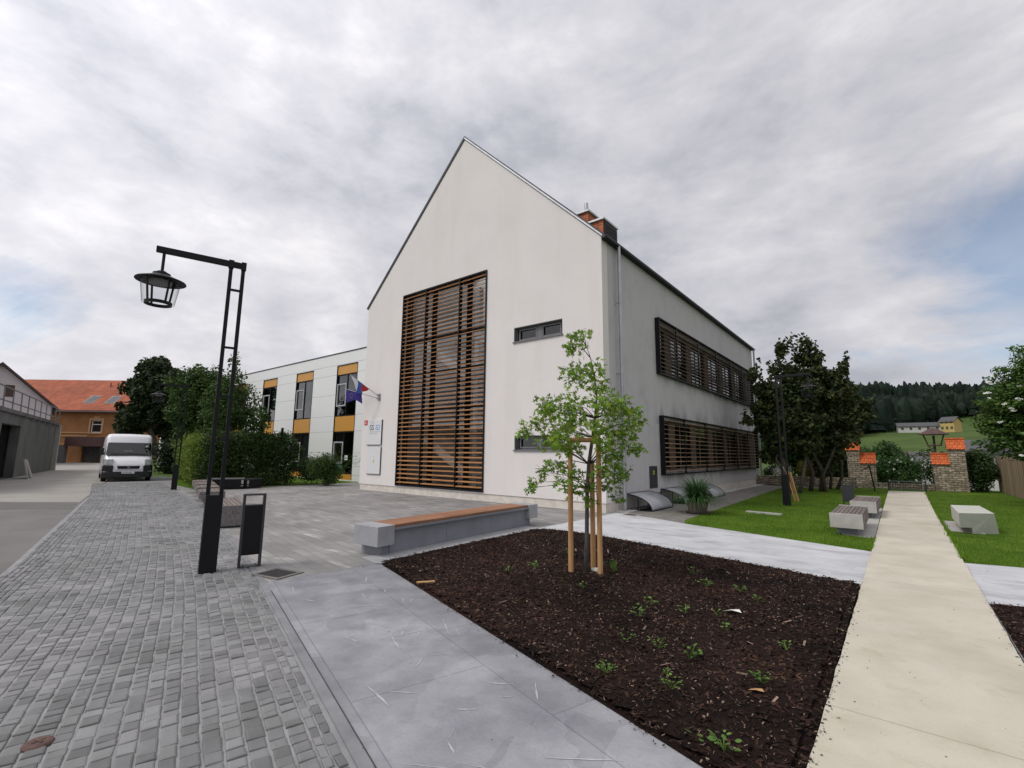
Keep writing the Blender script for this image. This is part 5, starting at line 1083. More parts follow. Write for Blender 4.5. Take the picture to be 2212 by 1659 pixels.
# ================================================================== TREES AND HEDGES, LEFT
random.seed(21)
tree('chestnut_tree', 'big dark round chestnut tree rising behind the hedge on the left', (-46.6, 11.2, 0), blobs(36, (0, .35, 6.1), (2.0, 1.95, 2.3), .88) + blobs(10, (0, 1.6, 3.6), (1.2, 1.4, 1.0), .7) + blobs(12, (-.5, -.6, 4.0), (1.4, 1.2, 1.2), .75), 34000, .34, 'leaf_dark', [(0, 0, .3, .2, 6.2, .32)], shell=.42, droop=.4, aspect=1.5, limb_to=14)
hedge_later = []
tree('hornbeam_tree', 'mid green rounded tree behind the second street lamp', (-30.6, 9.35, 0), blobs(28, (0, .35, 4.0), (1.4, 1.35, 1.55), .75) + blobs(8, (0, .3, 2.2), (1.3, 1.3, .4), .6) + [(0, .1, 5.7, .8, .8, .8)], 34000, .17, 'leaf_mid', [(0, 0, 0, .2, 4.5, .13), (.5, .4, .6, .6, 4, .09)], shell=.42, limb_to=12)
tree('slender_tree', 'loose slender tree with open twigs between the nearest lamp and the wing', (-25.3, 9.6, 0), [(0, -.35, 5.9, .32, .32, .5), (.1, -.3, 5.2, .55, .55, .5), (-.1, .1, 4.5, .8, .9, .55), (0, -.9, 4.5, .7, .7, .6), (0, .5, 3.5, .9, .9, .6), (0, -.6, 3.4, 1.0, .9, .7), (.2, .95, 2.9, .55, .65, .4), (0, .7, 2.3, .8, .9, .5), (0, -.5, 2.3, 1, 1.0, .6), (.1, 1.1, 1.8, .55, .55, .4)], 7500, .15, 'leaf_mid', [(0, 0, 0, -.35, 6.1, .07), (.1, .3, .1, .7, 3.5, .05)], shell=.55, limb_to=10)
def hedge(name, label, loc, bl, n, size, mats, dens=.4, cat='hedge'):
    t = thing(name, label, cat, loc); core = MB()
    for b in bl[:]:
        pass
    mb = MB()
    for m_i in range(len(mats)):
        pass
    c = MB(); leafcloud(c, [(b[0] - loc[0], b[1] - loc[1], b[2] - loc[2]) + tuple(b[3:]) for b in bl], n, size, 'diamond', dens, .3); c.build('foliage', mats, t)
    st = MB()
    for b in bl[::3]: trunk(st, (b[0] - loc[0], b[1] - loc[1], 0), (b[0] - loc[0], b[1] - loc[1], max(.3, b[2])), .03, .015, .4, 5, 3)
    st.build('stems', 'bark', t); return t
def line(p, q, n, z0, z1, r, j=.15):
    o = []
    for i in range(n):
        a = (i + .5) / n
        for zc in z0 if isinstance(z0, list) else [z0]: o.append((p[0] + (q[0] - p[0]) * a + U(-j, j), p[1] + (q[1] - p[1]) * a + U(-j, j), zc + U(-.08, .08), r * U(.8, 1.15), r * U(.8, 1.15), z1 * U(.85, 1.15)))
    return o
hedge('hedge', 'sunlit yellow green clipped hedge along the street beside the van', (-27.5, 8.2, 0), line((-33.5, 9.9), (-23.8, 7.7), 14, [.55, 1.35, 1.95], .5, .55), 26000, .11, 'leaf_hedge_sunlit')
hedge('hedge', 'dark green hedge behind the terrazzo seats and storage boxes', (-22.9, 9.2, 0), line((-23.3, 7.75), (-23.0, 11.3), 8, [.45, 1.1, 1.65, 2.05], .5, .6) + line((-23.0, 9.5), (-23.0, 11.2), 3, [2.2], .3, .4), 30000, .10, 'leaf_hedge')
def conifer(label, x, y, h, r, n=1500):
    t = thing('small_conifer', label, 'conifer', (x, y, 0)); mb = MB(); trunk(mb, (0, 0, 0), (0, 0, h), .03, .006, .1, 5, 4); mb.build('trunk', 'bark', t); mb = MB()
    for _ in range(n):
        z = h * (1 - rnd() ** 1.3 * .75); rr = r * (1 - z / h) * 1.2 + .03; a = U(0, 6.28); q = rr * rnd() ** .5; p = Vector((math.cos(a) * q, math.sin(a) * q, z - q * .1)); leafface(mb, p, Vector((math.cos(a), math.sin(a), U(.2, .9))).normalized(), Vector((-math.sin(a), math.cos(a), U(-.4, .4))).normalized(), U(.08, .15), 'diamond', 3)
    mb.build('foliage', 'leaf_mid', t)
conifer('left one of the two small conifer tips rising out of the hedge', -23.0, 9.8, 2.95, .55); conifer('right one of the two small conifer tips rising out of the hedge', -22.8, 10.7, 2.7, .45)
hedge('shrub', 'mass of dark shrubs under the chestnut behind the white van', (-41, 11.5, 0), blobs(18, (-40.5, 12.2, 1.5), (1.6, 2.2, 1.1), .95), 9000, .22, 'leaf_dark', cat='shrub')
hedge('shrub', 'rounded dark green shrub between the hedge and the twiggy shrub', (-22.6, 12.2, 0), blobs(6, (-22.6, 12.2, .7), (.5, .6, .3), .5), 5000, .09, 'leaf_hedge', cat='shrub')
sh = hedge('shrub', 'light green arching shrub in front of the first ochre window strip', (-21.4, 12.3, 0), blobs(9, (-21.2, 12.35, .75), (.45, .6, .35), .42) + [(-21.3, 12.2, 1.35, .25, .35, .25)], 6500, .09, 'leaf_mid', cat='shrub')
mb = MB()
for _ in range(60):
    a = U(0, 6.28); l = U(.9, 1.9); e = U(.35, 1.0); p = [Vector((0.2, 0, .3))]
    for k in range(5): p.append(p[-1] + Vector((math.cos(a) * e * .14 * (k + .3), math.sin(a) * e * .14 * (k + .3), l / 5 * (1 - k * .16))))
    mb.tube(p, .006, 3, False)
    for q in p[2:]:
        for _k in range(5): leafface(mb, q + Vector((U(-.05, .05), U(-.05, .05), U(-.05, .05))), Vector((math.cos(a), math.sin(a), U(-.6, .4))).normalized(), Vector((U(-1, 1), U(-1, 1), U(-1, 1))).normalized(), .10, 'diamond', 3)
mb.build('arching_twigs', 'leaf_mid', sh)

# ================================================================== YOUNG OAK WITH STAKES
random.seed(5)
oak = thing('young_oak_tree', 'young oak with bright green lobed leaves held by timber stakes', 'tree', (-3.375, 5.835, 0))
OR = Vector((0.7776, 0.6287, 0)); OD = Vector((-0.6287, 0.7776, 0))
def ok(px_, py_, d=0.0):
    z = 1.6 + (945 - py_) / 149.0 + .24; u = (px_ - 1266) / 150.0 + 0.0; u -= (z) * 0.016 * 0
    return OR * u + OD * d + Vector((0, 0, z))
mb = MB()
main = [ok(1263, 1243), ok(1266, 1150), ok(1268, 1050), ok(1272, 1000), ok(1281, 945), ok(1287, 905), ok(1291, 860), ok(1287, 812), ok(1279, 775), ok(1270, 748)]
main[0].z = -0.02
mb.tube(main, [.034, .030, .027, .026, .024, .019, .013, .009, .006, .003], 9)
mb.tube([main[0], main[0] + Vector((0, 0, .02)), ok(1263, 1215)], [.05, .044, .034], 9)
cl = [(1258, 728, .0, .14, 70), (1240, 722, .05, .07, 26), (1249, 757, -.05, .13, 60), (1236, 752, 0, .06, 20), (1235, 805, .0, .13, 60), (1256, 795, .1, .14, 70), (1284, 802, -.1, .14, 70), (1243, 826, -.1, .14, 70), (1300, 828, .1, .12, 50), (1288, 842, -.15, .13, 60),
      (1186, 873, .05, .14, 75), (1212, 868, .15, .16, 80), (1240, 880, -.1, .17, 100), (1206, 900, -.2, .17, 95), (1230, 912, .3, .17, 95), (1262, 905, .3, .15, 80), (1176, 890, -.1, .10, 50),
      (1150, 922, 0, .11, 50), (1139, 936, 0, .08, 35), (1166, 913, .05, .09, 35), (1192, 935, .2, .12, 50),
      (1302, 878, -.2, .16, 90), (1330, 868, .0, .16, 95), (1342, 885, -.1, .16, 90), (1318, 905, .2, .16, 85), (1366, 893, .05, .12, 60), (1384, 908, 0, .07, 30), (1352, 915, -.2, .13, 60),
      (1222, 945, -.2, .16, 95), (1248, 955, .1, .17, 95), (1200, 955, -.35, .13, 65), (1296, 935, -.2, .16, 85), (1290, 960, -.3, .14, 70), (1330, 940, -.1, .15, 75), (1362, 935, .1, .14, 65), (1355, 960, -.1, .12, 55), (1378, 968, 0, .09, 40), (1216, 970, -.15, .10, 40), (1178, 958, .2, .08, 26),
      (1312, 985, -.1, .12, 55), (1325, 975, .15, .12, 50), (1340, 1000, .2, .09, 30),
      (1200, 1000, -.05, .12, 55), (1222, 1008, .15, .12, 50), (1180, 1015, -.1, .10, 45), (1160, 1038, -.05, .08, 36), (1148, 1050, -.05, .06, 22), (1212, 1030, -.3, .11, 45), (1240, 1020, -.2, .12, 50),
      (1255, 1050, -.1, .11, 45), (1290, 1012, -.25, .13, 60), (1312, 1025, .1, .13, 60), (1335, 1018, .0, .12, 50), (1352, 1015, .1, .08, 30), (1325, 1050, .1, .10, 40), (1236, 1060, .1, .08, 26), (1270, 1075, -.1, .08, 24), (1290, 1045, .2, .10, 36), (1332, 1070, .05, .06, 18), (1265, 925, -.35, .13, 60), (1275, 880, -.25, .13, 60)]
lf_ = MB()
for px_, py_, d, r, n in cl:
    c = ok(px_, py_, d * 1.5); 
    zt = min(c.z - abs(c.x) * .1, 3.2) - .22 * (Vector((c.x, c.y, 0)).length); k = min(range(len(main)), key=lambda i: abs(main[i].z - max(.75, zt)))
    q = main[k]; md_ = q.lerp(c, .5) + Vector((U(-.04, .04), U(-.04, .04), .05)); mb.tube([q, md_, c], [.008, .005, .002], 5)
    for _ in range(3): mb.tube([md_.lerp(c, U(.2, .9)), c + Vector((U(-1, 1), U(-1, 1), U(-.7, .7))) * r * .9], [.003, .0015], 4, False)
    for _ in range(int(n * .74)):
        dd = Vector((random.gauss(0, 1), random.gauss(0, 1), random.gauss(0, .75))); dd = dd.normalized() * rnd() ** .45 * r * 1.12; p = c + dd
        a = (dd.normalized() * .7 + Vector((U(-1, 1), U(-1, 1), U(-1.1, .35)))).normalized(); nn = Vector((U(-.8, .8), U(-.8, .8), U(.2, 1))).normalized(); cc = nn.cross(a).normalized()
        leafface(lf_, p, a, cc, U(.065, .112), 'oak')
mb.build('trunk', 'bark_grey', oak, smooth=True); lf_.build('crown', 'leaf_oak', oak)
sk = thing('tree_stakes', 'three round timber stakes with a crossbar supporting the young oak', 'tree support', (-3.375, 5.835, 0))
for (x, y), h in (((-3.54, 5.69), 1.80), ((-3.20, 5.88), 1.80), ((-3.40, 6.05), 1.50)):
    mb = MB(); mb.tube([(x + 3.375, y - 5.835, -.05), (x + 3.375, y - 5.835, h)], [.036, .034], 14); mb.build('stake', 'stake', sk, bevel=.005, smooth=False)
mb = MB(); a = Vector((-3.585, 5.665, 1.80)) - Vector((-3.375, 5.835, 0)); b = Vector((-3.165, 5.915, 1.80)) - Vector((-3.375, 5.835, 0)); mb.tube([a, b], .033, 12); mb.build('crossbar', 'stake', sk, bevel=.004)
mb = MB(); mb.box(.17, .178, -.02, .06, 1.60, 1.74); mb.build('tag', 'yellow', sk)
mb = MB(); mb.tube([(-.03, .03, 1.35), (.02, .12, 1.35)], .006, 5); mb.build('tie', 'black', sk)
st = thing('stone', 'pale stone lying at the foot of the stakes', 'stone', (-3.28, 5.93, .02)); bm = bmesh.new(); bmesh.ops.create_icosphere(bm, subdivisions=2, radius=1)
for v_ in bm.verts: v_.co = Vector((v_.co.x * .09, v_.co.y * .045, v_.co.z * .035)) * (1 + .2 * noise.noise(v_.co * 2)) + Vector((0, 0, .03))
me = bpy.data.meshes.new('stone'); bm.to_mesh(me); bm.free(); me.materials.append(mt['cream']); o = bpy.data.objects.new('stone_body', me); COL.objects.link(o); o.parent = st

# weeds in the mulch
def weed(x, y, r, n, size, label, mat='leaf_weed'):
    t = MB()
    for _ in range(n):
        a = U(0, 6.28); q = r * rnd() ** .6; p = Vector((math.cos(a) * q, math.sin(a) * q, .035 + rnd() * r * .6)); d = Vector((math.cos(a), math.sin(a), U(-.1, .5))).normalized(); nn = Vector((U(-.3, .3), U(-.3, .3), 1)).normalized(); c = nn.cross(d).normalized(); s = size * U(.6, 1.2)
        t.add([p, p + d * s * .35 + c * s * .38, p + d * s * .8 + c * s * .30, p + d * s, p + d * s * .8 - c * s * .30, p + d * s * .35 - c * s * .38], [(0, 1, 2, 3, 4, 5)])
        if rnd() < .4: t.tube([(0, 0, 0), tuple(p)], .0025, 3, False)
    o = t.build('weed', mat, None); o.location = (x, y, mulchz(x, y) - .005); tag(o, label, 'weed', 'small green weeds in the mulch bed')
for (px_, py_, r, n, s), WG in (((1312, 1452, .09, 22, .045), 'weed nearest to the slab edge, left of the two lower clumps'), ((1490, 1423, .13, 30, .045), 'trailing leafy weed in the lower middle of the mulch bed'), ((1450, 1488, .10, 26, .04), 'bushy little weed just below the trailing one in the lower mulch bed'), ((1645, 1476, .09, 26, .045), 'green weed below the white scrap, halfway down the bed'), ((1512, 1600, .05, 6, .07), 'single pale lobed seedling at the bottom of the mulch bed'), ((1565, 1622, .09, 26, .05), 'leafy clump at the very bottom of the mulch bed near the concrete path'), ((1380, 1332, .12, 34, .045), 'wide sparse weed patch in the middle of the mulch bed below the stakes'), ((1405, 1305, .09, 22, .045), 'small weed right of the middle patch, in front of the stakes'), ((1300, 1232, .07, 14, .05), "tiny weed just right of the right stake's foot"), ((1155, 1225, .10, 20, .05), "sparse weed patch left of the young oak's stakes"), ((1525, 1265, .12, 30, .05), 'green patch of weeds right of the oak, toward the white pavement'), ((1550, 1330, .07, 12, .05), 'small weed midway between the oak and the concrete path'), ((1570, 1363, .06, 10, .05), 'thin seedling just below the small weed midway to the path'), ((1480, 1325, .08, 16, .05), 'low weed between the oak and the right side of the bed'), ((1640, 1300, .08, 14, .05), 'weed closest to the white pavement end on the right of the bed'), ((1600, 1280, .10, 22, .05), 'broad weed patch at the upper right of the mulch bed'), ((1260, 1270, .07, 12, .05), 'small weed directly in front of the oak trunk'), ((1100, 1235, .08, 14, .05), 'tiny weed at the upper left of the mulch bed by the bench end'), ((1225, 1195, .08, 14, .05), 'tiny weed behind the left stake toward the bench'), ((1700, 1405, .06, 14, .04), 'weed beside the concrete path in the lower right of the bed'), ((1500, 1240, .1, 16, .05), 'weed at the top of the bed right behind the stakes, near the pavement'), ((1440, 1460, .05, 8, .03), 'fine leaved sprig in the lower middle of the bed'), ((1350, 1385, .12, 22, .03), 'thin wispy weed in the centre left of the bed'), ((1420, 1400, .10, 20, .03), 'thin wispy weed in the dead centre of the bed')):
    X = (px_ - 1106) / 1014.6; Y = (py_ - 829.5) / 1014.6; d = Fv + Rv * X - Uv * Y; k = -1.57 / d.z; weed(d.x * k, d.y * k, r * .75, int(n * .75), s * .66, WG)
gt = MB()
for _ in range(70):
    a = U(0, 6.28); gt.add([(-.004, 0, 0), (.004, 0, 0), (math.cos(a) * U(.02, .08), math.sin(a) * .06, U(.10, .2))], [(0, 1, 2)])
o = gt.build('grass_tuft', 'leaf_weed', None); o.location = (-3.07, 6.02, .03); tag(o, 'upright tuft of grass just right of the right stake', 'grass tuft')
for nm, lb_, x, y, s, m_ in (('paper_scrap', 'white crumpled scrap on the mulch near the concrete path', -1.40, 5.30, .085, 'petal'), ('dry_leaf', 'orange dry leaf on the mulch beside the path', -0.86, 3.72, .05, 'stake')):
    g_ = MB(); g_.add([(-s, -s * .4, 0), (0, -s * .6, s * .35), (s, -s * .1, .01), (s * .6, s * .5, s * .3), (-s * .3, s * .5, s * .1)], [(0, 1, 4), (1, 3, 4), (1, 2, 3)]); o = g_.build(nm, m_, None); o.location = (x, y, mulchz(x, y) + .012); tag(o, lb_, nm.replace('_', ' '))
for x, y, s, a in ((-4.52, 3.98, .11, .6),):
    g_ = MB(); g_.tube([(-s, 0, 0), (s, 0, .02)], .012, 6); o = g_.build('bark_stick', 'stake', None); o.location = (x, y, .055); o.rotation_euler = (0, 0, a); tag(o, 'pale broken stick lying at the slab edge of the mulch bed', 'stick')

# ================================================================== POTTED GRASS PLANT
pp = thing('potted_plant', 'bushy strap leaved plant in a wide low clay pot on the paver walk', 'potted plant', (-4.42, 13.78, 0))
mt['clay'] = M('clay_pot', (0.115, 0.095, 0.075), var=.12, sc_=9, rough=.9); mb = MB(); mb.lathe([(0, .06), (.24, .06), (.28, .29), (.30, .30), (.30, .34), (.27, .34), (.25, .31), (0, .31)], k=28); mb.build('pot', 'clay', pp)
mb = MB(); mb.lathe([(0, .02), (.30, .02), (.33, .055), (.31, .055), (0, .045)], k=28); mb.build('saucer', 'clay', pp)
mb = MB()
for _ in range(900):
    a = U(0, 6.28); L_ = U(.62, .95); e = U(.2, 1.6); p = Vector((math.cos(a) * U(0, .15), math.sin(a) * U(0, .15), .33)); d = Vector((math.cos(a) * math.sin(e * .6), math.sin(a) * math.sin(e * .6), math.cos(e * .6))); side = Vector((-math.sin(a), math.cos(a), 0)); pr = None; w_ = U(.007, .012)
    for k in range(7):
        ww = w_ * (1 - (k / 6.2) ** 2); cur = (p - side * ww, p + side * ww)
        if pr: mb.add([pr[0], pr[1], cur[1], cur[0]], [(0, 1, 2, 3)])
        pr = cur; p = p + d * L_ / 6; d = (d + Vector((math.cos(a) * .16, math.sin(a) * .16, -.26 * e))).normalized()
mb.build('leaves', 'leaf_pot', pp)

# ================================================================== RIGHT GARDEN
random.seed(33)
def spikes(bl, k=9):
    o = []
    tops = sorted(bl, key=lambda b: -b[2])
    for i in range(k):
        b = tops[int(len(tops) * .75 * rnd())]; a = U(0, 6.28); p = Vector((b[0] + math.cos(a) * b[3] * .7, b[1] + math.sin(a) * b[4] * .7, b[2] + b[5] * .4)); d = Vector((math.cos(a) * .5, math.sin(a) * .5, U(.5, 1.2))).normalized()
        for j in range(5): r_ = .19 - j * .028; o.append((p.x, p.y, p.z, r_, r_, r_ * 1.2)); p = p + d * .2 + Vector((U(-.05, .05), U(-.05, .05), 0))
    return o
def bigmaple(label, loc, stems, bl, n):
    bl = bl + spikes(bl, 16)
    return tree('maple_tree', label, loc, [(b[0], b[1], b[2], b[3] * .86, b[4] * .86, b[5] * .86) for b in bl], int(n * .72), .19, 'leaf_maple', stems, shell=.42, group='dark maples on the left lawn', aspect=1.6, limb_to=16, droop=.25)
bigmaple('dark purple green maple, left one of the group beside the school wall', (-3.55, 24.2, 0), [(0, 0, -.5, 0, 4.9, .10), (.15, .1, .4, .2, 5, .08), (-.1, .2, -.9, .4, 4.5, .07)],
    [(-1.35, -.1, 5.35, .32, .35, .45), (-1.0, 0, 4.6, .55, .6, .5), (-.4, .1, 5.5, .4, .4, .5), (-.15, 0, 6.3, .3, .3, .42), (.25, .2, 5.3, .6, .6, .55), (-.9, 0, 3.8, .65, .7, .5), (-.2, 0, 4.4, .8, .8, .6), (.6, 0, 4.4, .7, .7, .6), (-1.5, -.6, 3.15, .45, .4, .22), (-.8, 0, 3.0, .7, .7, .45), (.1, 0, 3.3, .9, .9, .6), (.7, 0, 3.0, .8, .8, .6), (-.4, .3, 2.2, .8, .8, .5), (.5, .3, 2.1, .8, .8, .5), (-1.0, .5, 1.6, .5, .5, .4)], 15000)
bigmaple('dark purple green maple with the tallest crown, middle one of the group', (-2.9, 26.2, 0), [(-.3, 0, -.2, 0, 5.6, .10), (.1, .1, .5, .1, 5.8, .11), (.3, -.1, .9, .2, 5, .07)],
    [(.15, 0, 6.75, .30, .30, .5), (.2, 0, 6.15, .5, .5, .45), (-.35, 0, 6.2, .35, .35, .4), (.35, 0, 5.4, .7, .7, .6), (-.4, 0, 5.1, .7, .7, .6), (1.0, 0, 5.1, .5, .5, .5), (1.3, 0, 5.65, .28, .3, .4), (0, 0, 4.3, 1.1, .9, .7), (1.1, 0, 4.2, .8, .8, .6), (.4, .1, 3.3, 1.1, .9, .7), (1.4, 0, 3.3, .6, .6, .5), (-.2, 0, 2.5, .8, .8, .5), (1.0, 0, 2.4, .9, .8, .55), (.5, .2, 1.7, .7, .7, .4)], 17000)
bigmaple('dark purple green maple, right one of the group next to the path', (-2.35, 28.4, 0), [(0, 0, .5, 0, 4.2, .09), (-.3, .1, -.4, .1, 4.4, .08)],
    [(.8, 0, 4.9, .45, .5, .5), (1.35, 0, 4.1, .45, .5, .4), (.5, 0, 4.2, .7, .7, .6), (.6, 0, 3.5, .8, .8, .5), (1.5, 0, 3.6, .35, .4, .3), (-.2, 0, 3.0, .7, .7, .5), (.6, 0, 2.9, .6, .6, .4), (-.1, 0, 2.1, .6, .7, .5), (-.5, 0, 1.5, .5, .6, .5), (-.6, .2, .9, .5, .5, .4)], 11000)
# low stone wall with planting behind it
mt['rubble'] = brickover(M('rubble_stone', (0.24, 0.20, 0.145), (0.50, 0.43, 0.33), sc_=7, rough=.95, bump=.8, bsc=22, bdist=.04), 1, .27, .105, .014, (.28, .25, .22), axes='xz', c1=(.62,) * 3, c2=(1.25,) * 3, wob=.16, bump=.5)
lw = thing('garden_wall', 'low rubble garden wall at the far end of the lawn beside the school', 'wall', (-4.3, 30.6, 0)); mb = MB(); mb.box(-2.1, 2.6, -.2, .2, -.1, .52); mb.build('masonry', 'rubble', lw)
hedge('shrub', 'yellow green shrub above the low garden wall', (-3.7, 31.3, 0), blobs(8, (-3.7, 31.3, .95), (.75, .4, .25), .38), 4500, .10, 'leaf_yellow', cat='shrub')
wf_ = hedge('flowering_shrub', 'low white flowering shrub above the garden wall by the building corner', (-5.5, 31.2, 0), blobs(6, (-5.5, 31.2, .72), (.7, .3, .12), .25), 2200, .09, 'leaf_shrub', cat='shrub')
mb = MB(); leafcloud(mb, blobs(6, (0, -.1, .75), (.7, .35, .15), .28), 900, .07, 'diamond', .3); mb.build('blossom', 'petal', wf_)
hedge('tall_shrub', 'tall mid green shrubs behind the low garden wall', (-5.0, 33.0, 0), blobs(24, (-4.6, 33.2, 2.0), (1.7, .8, 1.5), .75), 15000, .15, 'leaf_shrub', cat='shrub')
hedge('tall_shrub', 'dark tall shrub between the maples and the left stone pillar', (-2.6, 32.2, 0), blobs(16, (-2.7, 32.2, 1.5), (.9, .5, 1.2), .6), 12000, .13, 'leaf_hedge', cat='shrub')
# pillars with tiled caps
mt['tile_orange'] = brickover(M('orange_clay_tile', (0.50, 0.10, 0.025), (0.66, 0.155, 0.04), sc_=6, rough=.75), 1, .17, .14, .012, (.5, .45, .4), axes='xz', c1=(.85,) * 3, c2=(1.12,) * 3)
def tilecap(mb, x0, x1, y0, y1, z):
    ym = (y0 + y1) / 2; n = int((x1 - x0) / .16); n = max(n, 3); w_ = (x1 - x0) / n
    for s, ya in ((1, y0 - .07), (-1, y1 + .07)):
        for k in range(n):
            a = x0 + k * w_; v = []
            for r_, (yy, zz_) in enumerate(((ya, z - .02), (ya + (ym - ya) * .52, z + .30 * .52 + .03), (ya + (ym - ya) * .52, z + .30 * .52), (ym, z + .50))):
                for c_ in range(5): v.append((a + w_ * c_ / 4, yy, zz_ + .022 * math.sin(c_ / 4 * math.pi)))
            mb.add(v, [(r * 5 + c_, r * 5 + c_ + 1, (r + 1) * 5 + c_ + 1, (r + 1) * 5 + c_) if s > 0 else ((r + 1) * 5 + c_, (r + 1) * 5 + c_ + 1, r * 5 + c_ + 1, r * 5 + c_) for r in range(3) for c_ in range(4)])
    mb.tube([(x0 - .01, ym, z + .50), (x1 + .01, ym, z + .50)], .05, 8)
    mb.box(x0, x1, y0, y1, z - .001, z + .05)
def pillar(label, blocks, y):
    t = thing('stone_pillar', label, 'stone wall', (blocks[0][0], y, 0))
    mb = MB()
    for x0, x1, z in blocks: mb.box(x0 + (.0 if x0 != blocks[-1][0] else .0), x1, y, y + .55, -.2, z)
    kids(mb, 'masonry', 'rubble', t)
    for x0, x1, z in blocks:
        mb = MB(); tilecap(mb, x0 - .04, x1 + .04, y, y + .55, z); kids(mb, 'tile_cap', 'tile_orange', t)
pillar('stepped tan rubble stone pillar with orange tile caps, right of the path', [(1.42, 2.02, 1.31), (2.025, 2.62, 2.04)], 31.2)
pillar('stepped grey rubble stone pillar with red tile caps, left of the path', [(-2.02, -1.47, 1.98), (-1.465, -.83, 1.30)], 31.2)
lw2 = thing('garden_wall', 'low rubble wall between the two tile capped pillars', 'wall', (.3, 31.4, 0)); mb = MB(); mb.box(-1.12, 1.11, -.1, .25, -.2, .30); mb.build('masonry', 'rubble', lw2)
gt_ = thing('garden_gate', 'low dark metal gate with a pale top rail at the end of the path', 'gate', (.30, 30.1, 0)); mt['gate'] = M('gate_green', (0.03, 0.045, 0.035), var=.2)
mb = MB(); mb.bar((-.62, 0, .46), (.68, 0, .46), .04); mb.bar((-.62, 0, .10), (.68, 0, .10), .03); mb.build('rail', 'greyframe', gt_)
mb = MB()
for k in range(14): mb.bar((-.60 + k * .097, 0, .05), (-.60 + k * .097, 0, .46), .018)
mb.build('bars', 'gate', gt_)
for x in (-.66, .72): mb = MB(); mb.box(x - .03, x + .03, -.03, .03, 0, .52); mb.build('post', 'gate', gt_)
pt = thing('leaning_post', 'thin dark post leaning beside the left stone pillar', 'post', (-.86, 28.4, 0)); mb = MB(); mb.tube([(0, 0, 0), (-.12, .1, 1.05), (-.15, .1, 1.25)], .03, 6); mb.tube([(-.13, .1, 1.2), (-.45, .1, .95)], .018, 5); mb.build('post', 'black', pt)
sp = thing('stake_tripod', 'pale timber stakes leaning together beside the lamp on the lawn', 'stakes', (-2.9, 19.7, 0))
for a, b in (((0, 0), (-.22, .1)), ((.10, .06), (-.10, .1)), ((-.03, .5), (-.16, .15))): mb = MB(); mb.tube([(a[0], a[1], 0), (b[0], b[1], 1.05)], .022, 7); mb.build('stake', 'stake', sp)
random.seed(8)
tree('rose_bush', 'large green rose bush with pink white blooms between the pillars', (-.1, 33.2, -.3), blobs(16, (0, 0, 1.15), (.9, .5, .7), .48), 9000, .12, 'leaf_shrub', [(0, 0, .2, 0, 1.5, .03)], cat='shrub', limb_to=8)
rb = [o for o in COL.objects if o.name == 'rose_bush'][0]; mb = MB(); leafcloud(mb, [(U(-.9, .9), -.55 + U(-.2, .1), U(.3, 1.8), .05, .05, .05) for _ in range(16)], 260, .06, 'diamond', .4, aspect=1.2); mb.build('blooms', 'petal', rb)
tree('leafy_bush', 'tall green bush behind the left pillar and rose bush', (-.6, 35.5, -1), blobs(14, (0, 0, 2.2), (1.0, .6, .9), .55), 8000, .14, 'leaf_shrub', [(0, 0, 0, 0, 2.5, .04)], cat='shrub', limb_to=6)
tree('flowering_bush', 'grey green bush speckled white behind the right pillar', (1.5, 34.5, -.5), blobs(10, (0, 0, 1.3), (.6, .4, .6), .4), 3500, .11, 'leaf_hedge', [(0, 0, 0, 0, 1.5, .03)], cat='shrub', limb_to=4)
fb = [o for o in COL.objects if o.name == 'flowering_bush'][0]; mb = MB(); leafcloud(mb, blobs(10, (0, -.2, 1.3), (.6, .4, .6), .4), 900, .06, 'diamond', .3, aspect=1.3); mb.build('blossom', 'petal', fb)
hedge('ivy_bush', 'dark ivy covered bush between the right pillar and the timber fence', (3.1, 32.0, 0), blobs(14, (3.15, 32.0, .95), (.35, .35, .75), .45), 9000, .11, 'leaf_hedge', cat='shrub')
# bird house on a post beyond the gate
bh = thing('bird_feeder', 'dark roofed bird feeder on a post beyond the right pillar', 'bird feeder', (2.0, 40, -3)); mb = MB(); mb.bar((0, 0, 0), (0, 0, 6), .12); mb.build('post', 'brown', bh); mb = MB(); mb.lathe([(0, 6.5), (.15, 6.45), (.75, 6.1), (.75, 6.05), (0, 6.1)], k=10); mb.build('roof', 'brown', bh)
mb = MB(); mb.bar((-.5, 0, 6.1), (-.3, 0, 5.4), .07); mb.bar((.5, 0, 6.1), (.3, 0, 5.4), .07); mb.box(-.35, .35, -.3, .3, 5.35, 5.42); mb.build('tray', 'brown', bh)
# timber fence on the right
fe = thing('timber_fence', 'weathered brown board fence along the right edge of the garden', 'fence', (3.78, 27, 0)); mt['fence'] = M('fence_board', (0.17, 0.125, 0.075), (0.27, 0.20, 0.125), sc_=6, stretch=(2, 2, .3), rough=.85, island=.25)
mb = MB(); y = -9.0
while y < 5.6: mb.box(-.012 + U(-.004, .004), .012, y, y + .185, .04, 1.68 + U(-.01, .01)); y += .19
mb.build('boards', 'fence', fe)
mb = MB(); mb.box(.014, .06, -9, 5.6, .35, .45); mb.box(.014, .06, -9, 5.6, 1.25, 1.35); mb.build('rails', 'fence', fe)
for k in range(7): mb = MB(); mb.box(.062, .16, -8.9 + k * 2.4, -8.8 + k * 2.4, 0, 1.6); mb.build('post', 'fence', fe)
